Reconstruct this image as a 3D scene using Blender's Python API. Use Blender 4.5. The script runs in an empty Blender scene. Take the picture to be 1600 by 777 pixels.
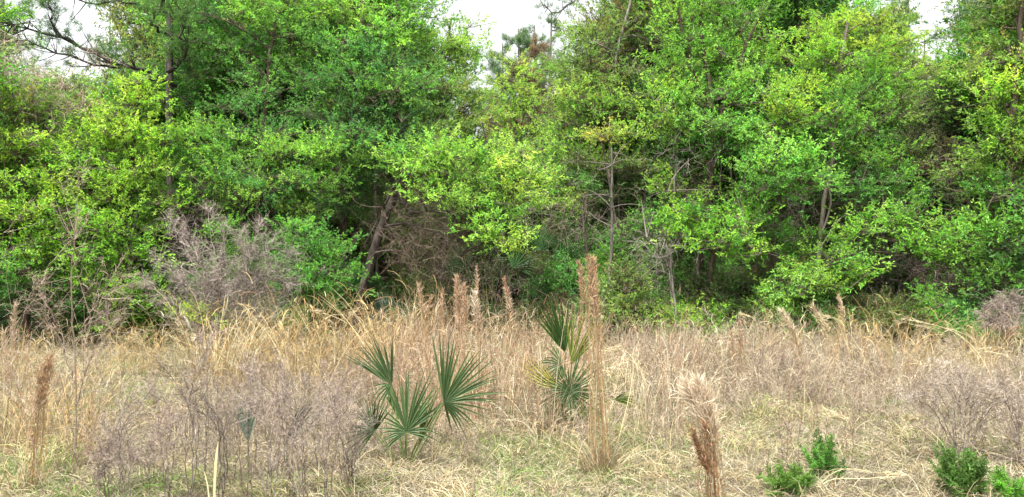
import bpy, math
import numpy as np
from mathutils import Vector

# ------------------------------------------------------------------ camera, sky, sun, exposure
S = bpy.context.scene
C = S.collection
F, HOR, CH = 1232.0, 410.0, 1.6           # focal length in photo pixels, horizon row, eye height
cd = bpy.data.cameras.new('camera'); cam = bpy.data.objects.new('camera', cd); C.objects.link(cam)
cam.location = (0, 0, CH); cam.rotation_euler = (math.pi/2, 0, 0)
cd.sensor_width = 36; cd.lens = 36*F/1600; cd.shift_y = (HOR-388.5)/1600
cd.clip_start = 0.05; cd.clip_end = 2000
S.camera = cam
SUN_EL, SUN_AZ = math.radians(66), math.radians(205)   # azimuth clockwise from +Y
W = bpy.data.worlds.new('World'); S.world = W; W.use_nodes = True
nt = W.node_tree; bg = nt.nodes['Background']
sky = nt.nodes.new('ShaderNodeTexSky'); sky.sky_type = 'NISHITA'; sky.sun_disc = False
sky.sun_elevation = SUN_EL; sky.sun_rotation = SUN_AZ; sky.air_density = 1.0; sky.dust_density = 4.0
hs = nt.nodes.new('ShaderNodeHueSaturation'); hs.inputs['Saturation'].default_value = 0.12
nt.links.new(sky.outputs[0], hs.inputs['Color']); nt.links.new(hs.outputs[0], bg.inputs['Color'])
bg.inputs['Strength'].default_value = 0.13
sl = bpy.data.lights.new('sun', 'SUN'); so = bpy.data.objects.new('sun', sl); C.objects.link(so)
sl.energy = 3.4; sl.angle = math.radians(5); sl.color = (1.0, 0.97, 0.92)
sd = Vector((math.sin(SUN_AZ)*math.cos(SUN_EL), math.cos(SUN_AZ)*math.cos(SUN_EL), math.sin(SUN_EL)))
so.rotation_euler = sd.to_track_quat('Z', 'Y').to_euler()
S.view_settings.view_transform = 'Standard'; S.view_settings.look = 'None'
S.view_settings.exposure = 1.7; S.view_settings.gamma = 1.0
S.render.engine = 'CYCLES'
S.cycles.max_bounces = 6; S.cycles.diffuse_bounces = 3; S.cycles.transmission_bounces = 3; S.cycles.glossy_bounces = 2

# ------------------------------------------------------------------ helpers
def at(px, py, d): return np.array([(px-800)/F*d, d, CH+(HOR-py)/F*d])
def on_ground(px, d): return np.array([(px-800)/F*d, d, ground_z((px-800)/F*d, d)])
def ground_z(x, y): return 0.05*np.sin(x*0.9+1.0)*np.sin(y*0.7)+0.02*np.sin(x*2.3+y*1.9)
def arr(*v): return np.array(v, dtype=float)
def nrm(a): return a/np.maximum(np.linalg.norm(a, axis=-1, keepdims=True), 1e-9)

class MB:
    """collects quads and triangles with a base colour per vertex"""
    def __init__(s): s.v=[]; s.q=[]; s.t=[]; s.c=[]; s.qm=[]; s.tm=[]; s.n=0
    def add(s, v, q=None, t=None, c=(1,1,1), m=0):
        v = np.asarray(v, dtype=np.float32).reshape(-1,3)
        c = np.asarray(c, dtype=np.float32)
        if c.ndim == 1: c = np.tile(c, (len(v),1))
        if q is not None and len(q): s.q.append(np.asarray(q, dtype=np.int64)+s.n); s.qm.append(np.full(len(q), m))
        if t is not None and len(t): s.t.append(np.asarray(t, dtype=np.int64)+s.n); s.tm.append(np.full(len(t), m))
        s.v.append(v); s.c.append(c); s.n += len(v)
    def mesh(s, name, mats, org=(0,0,0), smooth=False):
        v = np.concatenate(s.v)-np.asarray(org, dtype=np.float32); c = np.concatenate(s.c)
        q = np.concatenate(s.q) if s.q else np.zeros((0,4), int); t = np.concatenate(s.t) if s.t else np.zeros((0,3), int)
        m = bpy.data.meshes.new(name)
        m.vertices.add(len(v)); m.vertices.foreach_set('co', v.astype(np.float32).ravel())
        li = np.concatenate([q.ravel(), t.ravel()]).astype(np.int32)
        m.loops.add(len(li)); m.loops.foreach_set('vertex_index', li)
        ls = np.concatenate([np.arange(len(q))*4, len(q)*4+np.arange(len(t))*3]).astype(np.int32)
        m.polygons.add(len(ls)); m.polygons.foreach_set('loop_start', ls)
        mi = np.concatenate(s.qm+s.tm).astype(np.int32); m.polygons.foreach_set('material_index', mi)
        m.polygons.foreach_set('use_smooth', np.full(len(ls), smooth))
        a = m.attributes.new('col', 'FLOAT_COLOR', 'POINT')
        a.data.foreach_set('color', np.concatenate([c, np.ones((len(c),1), np.float32)], 1).ravel())
        m.update(calc_edges=True)
        for x in (mats if isinstance(mats, (list, tuple)) else [mats]): m.materials.append(x)
        return m
    def build(s, name, mats, parent=None, org=(0,0,0), smooth=False, loc=None):
        o = bpy.data.objects.new(name, s.mesh(name, mats, org, smooth)); C.objects.link(o)
        if parent is not None: o.parent = parent
        if loc is not None: o.location = loc
        return o

def tag(o, label, cat, group=None, kind=None):
    if label: o['label'] = label
    if cat: o['category'] = cat
    if group: o['group'] = group
    if kind: o['kind'] = kind
    return o
def thing(name, label, cat, loc, group=None):
    o = bpy.data.objects.new(name, None); C.objects.link(o); o.location = [float(a) for a in loc]; o.empty_display_size = 0.1
    return tag(o, label, cat, group)
def copy_thing(o, loc, rz, sc, label=None, group=None):
    r = o.copy(); C.objects.link(r); r.location = [float(a) for a in loc]; r.rotation_euler = (0,0,rz); r.scale = (sc,sc,sc)
    if label: r['label'] = label
    if group: r['group'] = group
    for ch in o.children:
        c = ch.copy(); C.objects.link(c); c.parent = r
        for g in ch.children:
            e = g.copy(); C.objects.link(e); e.parent = c
    return r

def ribbons(mb, P, w, col, side=None, m=0, rng=None):
    """P (N,K,3) centre lines, w (K,) or (N,K) full widths, col (N,3) or (N,K,3)"""
    N, K, _ = P.shape
    w = np.broadcast_to(np.asarray(w, float), (N,K)) if np.ndim(w) < 2 else w
    if side is None:
        side = nrm(np.cross(P[:,-1]-P[:,0]+1e-6, rng.normal(size=(N,3))))
    V = np.stack([P-side[:,None]*w[...,None]/2, P+side[:,None]*w[...,None]/2], 2)   # N,K,2,3
    b = (np.arange(N)*K*2)[:,None]+(np.arange(K-1)*2)[None]
    q = np.stack([b, b+1, b+3, b+2], -1).reshape(-1,4)
    col = np.asarray(col, float)
    if col.ndim == 1: col = np.tile(col, (N,1))
    cc = np.repeat(col, K*2, 0) if col.ndim == 2 else np.repeat(col.reshape(-1,3), 2, 0)
    mb.add(V, q=q, c=cc, m=m)

def tubes(mb, P, r, col, sides=4, m=0):
    """P (N,K,3), r (K,) or (N,K)"""
    N, K, _ = P.shape
    r = np.broadcast_to(np.asarray(r, float), (N,K)) if np.ndim(r) < 2 else r
    T = np.gradient(P, axis=1); T = nrm(T)
    ref = np.where(np.abs(T[...,2:3]) > 0.9, arr(1,0,0), arr(0,0,1))
    A = nrm(np.cross(T, ref)); B = np.cross(T, A)
    an = np.arange(sides)*2*math.pi/sides
    V = P[:,:,None]+r[:,:,None,None]*(A[:,:,None]*np.cos(an)[:,None]+B[:,:,None]*np.sin(an)[:,None])
    b = (np.arange(N)*K*sides)[:,None,None]+(np.arange(K-1)*sides)[None,:,None]
    j = np.arange(sides)[None,None]; j2 = (np.arange(sides)+1)%sides
    q = np.stack([b+j, b+j2, b+j2+sides, b+j+sides], -1).reshape(-1,4)
    col = np.asarray(col, float)
    if col.ndim == 1: col = np.tile(col, (N,1))
    mb.add(V, q=q, c=np.repeat(col, K*sides, 0), m=m)

def bez(a, b, c, K):
    """quadratic curves through arrays a,b,c (N,3) -> N,K,3"""
    t = np.linspace(0,1,K)[None,:,None]
    return a[:,None]*(1-t)**2+2*b[:,None]*t*(1-t)+c[:,None]*t*t

def smooth_path(pts, K):
    pts = np.asarray(pts, float); n = len(pts)
    if n == 2: return pts[0]+(pts[1]-pts[0])*np.linspace(0,1,K)[:,None]
    t = np.linspace(0, n-1-1e-6, K); i = t.astype(int); f = (t-i)[:,None]
    g = lambda k: pts[np.clip(k,0,n-1)]
    p0,p1,p2,p3 = g(i-1),g(i),g(i+1),g(i+2)
    return 0.5*((2*p1)+(p2-p0)*f+(2*p0-5*p1+4*p2-p3)*f**2+(-p0+3*p1-3*p2+p3)*f**3)

def leaves(mb, B, D, rng, L=0.065, Wd=0.024, col=(.1,.2,.03), up=1.0, m=0):
    N = len(B)
    L = L*rng.uniform(0.65,1.25,(N,1)); Wd = Wd*rng.uniform(0.7,1.25,(N,1))
    n = nrm(rng.normal(size=(N,3))*0.7+arr(0,0,up)); s = nrm(np.cross(D, n)); n = np.cross(s, D)
    v = np.stack([B, B+D*L*0.48+s*Wd/2+n*Wd*0.18, B+D*L-n*L*0.12, B+D*L*0.48-s*Wd/2+n*Wd*0.18], 1)
    b = (np.arange(N)*4)[:,None]
    t = np.concatenate([b+arr(0,1,2).astype(int), b+arr(0,2,3).astype(int)], 1).reshape(-1,3)
    mb.add(v, t=t, c=np.repeat(col, 4, 0) if np.ndim(col) == 2 else col, m=m)

# ------------------------------------------------------------------ materials
def attr_mat(name, rough=0.6, trans=0.0, spec=0.3, noise=None, bump=0.0, tmul=(1,1,1), inst=False, mul=None):
    m = bpy.data.materials.new(name); m.use_nodes = True; nt = m.node_tree; N = nt.nodes; L = nt.links
    p = N['Principled BSDF']; out = N['Material Output']
    a = N.new('ShaderNodeAttribute'); a.attribute_name = 'col'; col = a.outputs['Color']
    if mul:
        mm = N.new('ShaderNodeMix'); mm.data_type = 'RGBA'; mm.blend_type = 'MULTIPLY'; mm.inputs[0].default_value = 1
        L.new(col, mm.inputs[6]); mm.inputs[7].default_value = (*mul,1); col = mm.outputs[2]
    if inst:
        ia = N.new('ShaderNodeAttribute'); ia.attribute_type = 'INSTANCER'; ia.attribute_name = 'tint'
        im = N.new('ShaderNodeMix'); im.data_type = 'RGBA'; im.blend_type = 'MULTIPLY'; im.inputs[0].default_value = 1; im.clamp_result = False
        L.new(col, im.inputs[6]); L.new(ia.outputs['Color'], im.inputs[7]); col = im.outputs[2]
    if noise:
        sc, lo, hi = noise
        tc = N.new('ShaderNodeTexCoord'); nz = N.new('ShaderNodeTexNoise'); nz.inputs['Scale'].default_value = sc; nz.inputs['Detail'].default_value = 6
        mp = N.new('ShaderNodeMapping'); mp.inputs['Scale'].default_value = (1,1,0.35) if bump else (1,1,1)
        L.new(tc.outputs['Object'], mp.inputs[0]); L.new(mp.outputs[0], nz.inputs['Vector'])
        r = N.new('ShaderNodeMapRange'); r.inputs['From Min'].default_value = 0.3; r.inputs['From Max'].default_value = 0.7
        r.inputs['To Min'].default_value = lo; r.inputs['To Max'].default_value = hi; L.new(nz.outputs[0], r.inputs[0])
        mx = N.new('ShaderNodeMix'); mx.data_type = 'RGBA'; mx.blend_type = 'MULTIPLY'; mx.inputs[0].default_value = 1
        L.new(col, mx.inputs[6]); L.new(r.outputs[0], mx.inputs[7]); col = mx.outputs[2]
        if bump:
            b = N.new('ShaderNodeBump'); b.inputs['Strength'].default_value = bump; b.inputs['Distance'].default_value = 0.02
            L.new(nz.outputs[0], b.inputs['Height']); L.new(b.outputs[0], p.inputs['Normal'])
    L.new(col, p.inputs['Base Color']); p.inputs['Roughness'].default_value = rough; p.inputs['Specular IOR Level'].default_value = spec
    if trans:
        t = N.new('ShaderNodeBsdfTranslucent'); ms = N.new('ShaderNodeMixShader'); ms.inputs[0].default_value = trans
        tm = N.new('ShaderNodeMix'); tm.data_type = 'RGBA'; tm.blend_type = 'MULTIPLY'; tm.inputs[0].default_value = 1
        L.new(col, tm.inputs[6]); tm.inputs[7].default_value = (*tmul,1); L.new(tm.outputs[2], t.inputs[0])
        L.new(p.outputs[0], ms.inputs[1]); L.new(t.outputs[0], ms.inputs[2]); L.new(ms.outputs[0], out.inputs[0])
    return m
LEAF = attr_mat('leaf', rough=0.5, trans=0.4, spec=0.3, tmul=(1.7,1.6,0.5))
LEAFI = attr_mat('crown_leaf', rough=0.5, trans=0.48, spec=0.3, tmul=(1.4,1.5,0.7), inst=True, mul=(1.30,1.24,1.50))
PALM = attr_mat('palm_leaf', rough=0.5, trans=0.22, spec=0.25, tmul=(1.4,1.3,0.7))
DRY = attr_mat('dry_plant', rough=0.75, trans=0.22, spec=0.2, mul=(.74,.75,.70))
BARK = attr_mat('bark', rough=0.9, spec=0.15, noise=(14,0.45,1.45), bump=0.9)
TWIG = attr_mat('twig', rough=0.85, spec=0.15)
TWIG2 = bpy.data.materials.new('spray_twig'); TWIG2.use_nodes = True; TWIG2.node_tree.nodes['Principled BSDF'].inputs['Base Color'].default_value = (.075,.06,.04,1); TWIG2.node_tree.nodes['Principled BSDF'].inputs['Roughness'].default_value = .9
DENS = 1.0

# leaf palettes: (colour, weight)
PAL = {
 'bright': [((.150,.300,.035),4),((.195,.350,.042),3),((.100,.230,.028),3),((.25,.37,.055),1)],
 'yellow': [((.215,.340,.040),4),((.28,.39,.055),2.5),((.15,.28,.035),3),((.29,.29,.06),.4)],
 'green':  [((.085,.215,.035),4),((.125,.265,.036),3),((.055,.145,.026),3),((.17,.30,.045),.8)],
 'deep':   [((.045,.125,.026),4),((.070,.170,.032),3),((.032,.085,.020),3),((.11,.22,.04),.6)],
 'dull':   [((.080,.098,.030),4),((.115,.125,.036),3),((.050,.062,.022),3),((.17,.105,.04),1),((.11,.21,.035),1.5)],
 'mixed':  [((.130,.225,.038),4),((.175,.265,.046),3),((.085,.150,.028),3),((.20,.16,.05),.7)],
}
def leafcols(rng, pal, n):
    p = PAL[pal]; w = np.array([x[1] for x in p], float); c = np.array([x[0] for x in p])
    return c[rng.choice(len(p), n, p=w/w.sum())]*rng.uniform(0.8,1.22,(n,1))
BR_DARK, BR_GREY, BR_RED, BR_PALE = arr(.075,.055,.042), arr(.16,.14,.12), arr(.12,.075,.055), arr(.24,.215,.19)

# ------------------------------------------------------------------ trees
def instancer(name, P, R, sc, idx, protos, mat, tint=None):
    """one object: points carrying position, turn, size and colour, filled with the pieces of protos by geometry nodes"""
    n = len(P); m = bpy.data.meshes.new(name); m.vertices.add(n); m.vertices.foreach_set('co', np.asarray(P, np.float32).ravel())
    a = m.attributes.new('turn','FLOAT_VECTOR','POINT'); a.data.foreach_set('vector', np.asarray(R, np.float32).ravel())
    a = m.attributes.new('size','FLOAT_VECTOR','POINT'); a.data.foreach_set('vector', np.asarray(sc, np.float32).ravel())
    a = m.attributes.new('pick','INT','POINT'); a.data.foreach_set('value', np.asarray(idx, np.int32))
    if tint is not None: a = m.attributes.new('tint','FLOAT_VECTOR','POINT'); a.data.foreach_set('vector', np.asarray(tint, np.float32).ravel())
    m.materials.append(mat); o = bpy.data.objects.new(name, m); C.objects.link(o)
    key = tuple(p.name for p in protos)
    if key not in NG:
        ng = bpy.data.node_groups.new(name, 'GeometryNodeTree'); ng.is_modifier = True; NG[key] = ng
        ng.interface.new_socket('Geometry', in_out='INPUT', socket_type='NodeSocketGeometry'); ng.interface.new_socket('Geometry', in_out='OUTPUT', socket_type='NodeSocketGeometry')
        N, L = ng.nodes, ng.links; gi = N.new('NodeGroupInput'); go = N.new('NodeGroupOutput'); g2 = N.new('GeometryNodeGeometryToInstance')
        for pr in reversed(protos):
            oi = N.new('GeometryNodeObjectInfo'); oi.inputs['Object'].default_value = pr; oi.inputs['As Instance'].default_value = False; L.new(oi.outputs['Geometry'], g2.inputs[0])
        ip = N.new('GeometryNodeInstanceOnPoints'); L.new(gi.outputs[0], ip.inputs['Points']); L.new(g2.outputs[0], ip.inputs['Instance']); ip.inputs['Pick Instance'].default_value = True
        def att(nm, ty):
            x = N.new('GeometryNodeInputNamedAttribute'); x.data_type = ty; x.inputs['Name'].default_value = nm; return x.outputs['Attribute']
        L.new(att('pick','INT'), ip.inputs['Instance Index']); L.new(att('size','FLOAT_VECTOR'), ip.inputs['Scale'])
        er = N.new('FunctionNodeEulerToRotation'); L.new(att('turn','FLOAT_VECTOR'), er.inputs[0]); L.new(er.outputs[0], ip.inputs['Rotation'])
        L.new(ip.outputs[0], go.inputs[0])
    md = o.modifiers.new('pieces','NODES'); md.node_group = NG[key]
    return o
NG = {}
SPRAYS = []
def make_sprays():
    """leafy sprays a tree's crown is filled with: a twig fan with leaves whorled at the shoot tips"""
    for v in range(12):
        r = np.random.default_rng(900+v); nk = 17; mb = MB()
        E = np.stack([r.uniform(-.16,.42,nk), r.normal(size=nk)*.19, r.normal(size=nk)*.10+.03],1); Z0 = np.tile(arr(-.28,0,-.03),(nk,1))
        ribbons(mb, bez(Z0,(Z0+E)/2+r.normal(size=E.shape)*.03,E,4), [.009,.007,.005,.003], (1,1,1), rng=r, m=1)
        nl = 11; D0 = nrm(E-Z0+arr(0,0,.15)+r.normal(size=E.shape)*.12); tt = r.uniform(-.15,.03,(nk,nl,1)); B = E[:,None]+D0[:,None]*tt+r.normal(size=(nk,nl,3))*.008
        D = nrm(D0[:,None]*r.uniform(.1,.9,(nk,nl,1))+r.normal(size=(nk,nl,3))*.62)
        c = r.uniform(.72,1.3,(nk,1,1))*r.uniform(.8,1.22,(nk,nl,1))*np.array([1,1,1.])*(1+r.normal(size=(nk,1,1))*np.array([.12,.02,.05]))
        leaves(mb, B.reshape(-1,3), D.reshape(-1,3), r, L=.058, Wd=.0215, col=c.reshape(-1,3), m=0)
        SPRAYS.append(bpy.data.objects.new('leaf_spray', mb.mesh('leaf_spray', [LEAFI, TWIG2])))
make_sprays()
class Crown:
    def __init__(s): s.p=[]; s.r=[]; s.s=[]; s.c=[]; s.n=0
    def add(s,p,r,k,c): s.p.append(p); s.r.append(r); s.s.append(k); s.c.append(c); s.n += len(p)
    def build(s, parent, org, mul=1.0):
        P = np.concatenate(s.p)-org; rg = np.random.default_rng(s.n)
        o = instancer('crown', P, np.concatenate(s.r), np.concatenate(s.s), rg.integers(0,len(SPRAYS),len(P)), SPRAYS, LEAFI, np.concatenate(s.c)*mul); o.parent = parent; o['kind'] = 'stuff'; return o
def foliage_clump(cr, tw, rng, c, R, start, pal, dens=1.0, leaf=0.065, branch=BR_DARK, lr=0.022, flat=0.5, reach=None):
    """c centre, R radii (3), start: point on the trunk. Branches go to tw, leafy sprays to the crown"""
    R = R*arr(1.15,1.15,1.05); mean = float(np.mean(R)); k_ = leaf/.058
    ns = max(6, int(27*dens*(mean/.8)**1.7/k_**1.3*DENS))
    d = nrm(rng.normal(size=(ns,3))); d[:,2] = np.where((d[:,2] < 0) & (rng.random(ns) < 0.4), -d[:,2], d[:,2])
    sc = c+d*rng.uniform(0.08,1.0,(ns,1))**0.55*R
    mid = (start+c)/2+arr(0,0,0.18*np.linalg.norm(c-start))+rng.normal(size=3)*0.12
    limb = bez(start[None], mid[None], (c-arr(0,0,.3*R[2]))[None], 8)
    tubes(tw, limb, np.linspace(lr, lr*0.35, 8)[None], branch, 4)
    q = sc[rng.random(ns) < .4]; n = len(q)
    if n:
        s0 = limb[0,rng.integers(3,8,n)]; tubes(tw, bez(s0, (s0+q)/2+arr(0,0,.10)+rng.normal(size=(n,3))*0.08, q, 4), np.linspace(lr*0.36, 0.003, 4), branch, 3)
    out = nrm(sc-c+arr(0,0,.2)*mean+rng.normal(size=(ns,3))*.35*mean)
    rot = np.stack([rng.normal(size=ns)*.35, -np.arcsin(np.clip(out[:,2],-1,1))*.6+rng.normal(size=ns)*.25, np.arctan2(out[:,1],out[:,0])],1)
    k = k_*rng.uniform(.75,1.25,(ns,1)); sc3 = np.concatenate([k*rng.uniform(.85,1.2,(ns,1)),k,k*rng.uniform(.7,1.1,(ns,1))],1)
    m = leafcols(rng, pal, 1); cr.add(sc, rot, sc3, leafcols(rng, pal, ns)*.6+m*.4)

def dead_twigs(mb, rng, c, R, n, col, ln=0.5, w=0.006, up=0.1):
    """tangle of bare twigs with side twigs"""
    a = c+nrm(rng.normal(size=(n,3)))*rng.uniform(0,1,(n,1))**0.5*R
    d = nrm(rng.normal(size=(n,3))+arr(0,0,up)); l = rng.uniform(.4,1.2,(n,1))*ln
    b = a+d*l*.5+rng.normal(size=(n,3))*l*.16; e = a+d*l+rng.normal(size=(n,3))*l*.15
    P = bez(a,b,e,5); cc = col*rng.uniform(.7,1.4,(n,1))
    ribbons(mb, P, [w,w*.8,w*.65,w*.5,w*.25], cc, rng=rng)
    s0 = P[:,1:4].reshape(-1,3); dd = nrm(np.repeat(d,3,0)+rng.normal(size=(3*n,3))*.8); l2 = np.repeat(l,3,0)*.45
    ribbons(mb, bez(s0, s0+dd*l2*.5+rng.normal(size=s0.shape)*l2*.1, s0+dd*l2, 4), [w*.6,w*.5,w*.4,w*.2], np.repeat(cc,3,0), rng=rng)

def tree(name, label, cat, base, path, r0, clumps, pal='green', leaf=0.065, bark=BR_DARK, group=None, seed=0, r1=0.03, dens=1.0, extra_stems=(), twig_masses=(), lr=0.022):
    rng = np.random.default_rng(seed+1000)
    o = thing(name, label, cat, base, group)
    tk, cr, tw = MB(), Crown(), MB()
    pts = smooth_path([base]+list(path), 26)
    pts[1:-1] += rng.normal(size=(24,3))*0.015
    rr = r0+(r1-r0)*np.linspace(0,1,26)**0.8; rr[0] *= 1.35; rr[1] *= 1.1
    tubes(tk, pts[None], rr[None], bark, 8)
    allp = [pts]
    for st in extra_stems:
        p2 = smooth_path(st[1], 18); tubes(tk, p2[None], np.linspace(st[0], st[0]*.35, 18)[None], bark, 7); allp.append(p2)
    ap = np.concatenate(allp)
    for cl in clumps:
        c = np.asarray(cl[0], float); R = np.asarray(cl[1], float)
        pl = cl[2] if len(cl) > 2 and cl[2] else pal; dn = cl[3] if len(cl) > 3 else 1.0
        lo = ap[ap[:,2] < c[2]+0.1]; lo = lo if len(lo) else ap
        dd = np.linalg.norm((lo-c)*arr(1,1,.75)+arr(0,0,.3), axis=1); st = lo[np.argmin(dd)]
        foliage_clump(cr, tw, rng, c, R, st, pl, dens*dn, leaf, bark, lr)
    for (c, R, n, col, ln) in twig_masses: dead_twigs(tw, rng, np.asarray(c), np.asarray(R), n, col, ln)
    tk.build('trunk', BARK, o, base, smooth=True)
    if cr.n: cr.build(o, base, np.array([rng.uniform(.86,1.04),1,rng.uniform(.8,1.5)])*rng.uniform(.94,1.16))
    if tw.n: tw.build('branches', TWIG, o, base)
    return o

def pc(px, py, d, rx, ry, pal=None, dens=1.0, depth=0.85):
    """clump centred where the photo shows it, radii in metres from photo pixels at that distance"""
    k = d/F
    return (at(px,py,d), arr(rx*k, rx*k*depth, ry*k), pal, dens)

def pine(label, base, top, r0, branches, seed=0, spread=None, needle=(.05,.10,.045), tufts=26, bark=BR_GREY, name='pine_tree', nl=0.17, n_needles=34, group=None, extra=()):
    rng = np.random.default_rng(seed+50)
    o = thing(name, label, 'tree', base, group)
    tk, br, cr = MB(), MB(), MB()
    pts = smooth_path([base, (base+top)/2+rng.normal(size=3)*0.15, top], 30)
    tubes(tk, pts[None], np.linspace(r0, r0*0.25, 30)[None], bark, 9)
    tips = []
    def bough(P, r):
        P = smooth_path(P, 14); P[1:] += rng.normal(size=(13,3))*0.03
        tubes(br, P[None], np.linspace(r, r*.3, 14)[None], bark*0.6, 6)
        L = np.linalg.norm(P[-1]-P[0])
        n = max(6,int(L*13)); k = rng.integers(4,14,n); s0 = P[k]
        d = nrm(nrm(P[-1]-P[0])*0.7+rng.normal(size=(n,3))*0.6+arr(0,0,.25)); l = rng.uniform(.2,.55,(n,1))*min(1.3,L*.5)
        e = s0+d*l; tubes(br, bez(s0,(s0+e)/2-arr(0,0,.05),e,4), [r*.3+.004,r*.22+.003,.006,.004], bark*0.7, 3)
        tips.append(np.concatenate([e,P[-1:]])); 
        dd = nrm(d+rng.normal(size=(n,3))*.5); e2 = s0+d*l*.6+dd*l*.6
        ribbons(br, bez(s0+d*l*.6,(s0+d*l*.6+e2)/2,e2,3), [.01,.008,.004], bark*.8, rng=rng); tips.append(e2)
    for b in extra: bough(*b)
    H = top[2]-base[2]
    for i in range(branches):
        f = rng.uniform(0.45,0.99); p = base+(top-base)*f; a = rng.uniform(0,2*math.pi); L = (1.12-f)*H*(spread or (0.32 if H < 9 else .2))*rng.uniform(.6,1.1)
        e = p+arr(math.cos(a),math.sin(a),rng.uniform(.1,.5))*L
        bough([p,(p+e)/2+arr(0,0,-.1*L),e], r0*.22)
    T = np.concatenate(tips)
    if needle is not None:
        n = len(T)*n_needles; B = np.repeat(T,n_needles,0)+rng.normal(size=(n,3))*.02
        D = nrm(rng.normal(size=(n,3))+arr(0,0,.55)); E = B+D*nl*rng.uniform(.6,1.1,(n,1))
        ribbons(cr, bez(B,(B+E)/2+arr(0,0,.01),E-arr(0,0,.015),3), [.005,.005,.002], arr(*needle)*rng.uniform(.6,1.6,(n,1)), rng=rng)
        cr.build('crown', LEAF, o, base)
    tk.build('trunk', BARK, o, base, smooth=True); br.build('branches', TWIG, o, base)
    return o

# ------------------------------------------------------------------ ground
def ground():
    n = 181
    u = np.linspace(-1,1,n); X = np.sign(u)*(np.abs(u)**3)*900; Y = np.sign(u)*(np.abs(u)**3)*900+8
    xx, yy = np.meshgrid(X, Y, indexing='ij'); z = ground_z(xx, yy)*np.exp(-((xx/40)**2+((yy-8)/40)**2))
    mb = MB(); i, j = np.meshgrid(np.arange(n-1), np.arange(n-1), indexing='ij'); b = i*n+j
    mb.add(np.stack([xx,yy,z],-1), q=np.stack([b,b+n,b+n+1,b+1],-1).reshape(-1,4))
    m = bpy.data.materials.new('soil_and_thatch'); m.use_nodes = True; N = m.node_tree.nodes; L = m.node_tree.links; p = N['Principled BSDF']
    tc = N.new('ShaderNodeTexCoord')
    def noise(sc, det=8):
        z = N.new('ShaderNodeTexNoise'); z.inputs['Scale'].default_value = sc; z.inputs['Detail'].default_value = det
        L.new(tc.outputs['Object'], z.inputs['Vector']); return z
    n1, n2, n3 = noise(0.7), noise(18), noise(90)
    r1 = N.new('ShaderNodeValToRGB'); e = r1.color_ramp.elements
    e[0].position = .3; e[0].color = (.055,.042,.03,1); e[1].position = .75; e[1].color = (.22,.18,.125,1)
    x = r1.color_ramp.elements.new(.5); x.color = (.12,.095,.065,1)
    mx = N.new('ShaderNodeMix'); mx.inputs[0].default_value = .5
    L.new(n2.outputs[0], mx.inputs[2]); L.new(n3.outputs[0], mx.inputs[3]); L.new(mx.outputs[0], r1.inputs[0])
    g = N.new('ShaderNodeMix'); g.data_type = 'RGBA'; g.inputs[7].default_value = (.10,.14,.04,1)
    mr = N.new('ShaderNodeMapRange'); mr.inputs[1].default_value = .48; mr.inputs[2].default_value = .7; mr.inputs[4].default_value = .55
    L.new(n1.outputs[0], mr.inputs[0]); L.new(mr.outputs[0], g.inputs[0]); L.new(r1.outputs[0], g.inputs[6])
    L.new(g.outputs[2], p.inputs['Base Color']); p.inputs['Roughness'].default_value = .95
    bp = N.new('ShaderNodeBump'); bp.inputs['Strength'].default_value = .8; bp.inputs['Distance'].default_value = .03
    L.new(mx.outputs[0], bp.inputs['Height']); L.new(bp.outputs[0], p.inputs['Normal'])
    o = mb.build('ground', m, smooth=True); o['kind'] = 'structure'
ground()

# ------------------------------------------------------------------ the trees at the edge of the field
G = on_ground
D = 15.0
tree('broadleaf_tree', 'bushy tree in yellow-green spring leaf rising to a peak beside the bare pine limb', 'tree', G(190,14.6),
     [at(195,420,14.6), at(205,260,14.8), at(215,140,14.8)], .09,
     [pc(212,135,14.8,22,18,'yellow'), pc(225,170,14.6,40,25,'yellow'), pc(190,205,14.4,55,28,'yellow'), pc(255,215,14.6,50,26,'bright'),
      pc(150,235,14.2,50,30,'yellow'), pc(225,265,14.2,60,30,'bright'), pc(165,300,14.0,55,32,'yellow',.9), pc(245,320,14.2,42,28,'bright'), pc(190,355,13.9,50,26,'bright',.9),
      pc(215,395,13.9,42,24,'bright'), pc(170,420,14.0,40,22,'bright'), pc(225,445,13.8,35,20,'bright'), pc(200,480,13.7,45,22,'yellow',.8)], 'bright', seed=1, leaf=.06)
tree('broadleaf_tree', 'light green bushy tree at the picture edge below the pinkish dead vines', 'tree', G(40,13.8),
     [at(45,430,13.8), at(40,300,14), at(30,190,14)], .08,
     [pc(20,180,14,40,24,'mixed'), pc(70,185,14.3,48,24,'bright',.9), pc(120,170,14.8,42,22,'mixed'), pc(30,230,13.8,50,28,'yellow'), pc(95,250,14,50,28,'bright'),
      pc(15,285,13.6,40,28,'bright'), pc(85,305,13.7,45,25,'yellow'), pc(40,335,13.4,50,25,'yellow'), pc(110,350,13.6,42,24,'bright'), pc(20,380,13.3,45,24,'bright'),
      pc(90,400,13.5,50,25,'bright'), pc(45,430,13.3,50,22,'green'), pc(130,450,13.6,36,20,'bright'), pc(15,470,13.4,40,22,'deep'), pc(95,480,13.6,40,18,'deep')], 'bright', seed=2)
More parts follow.
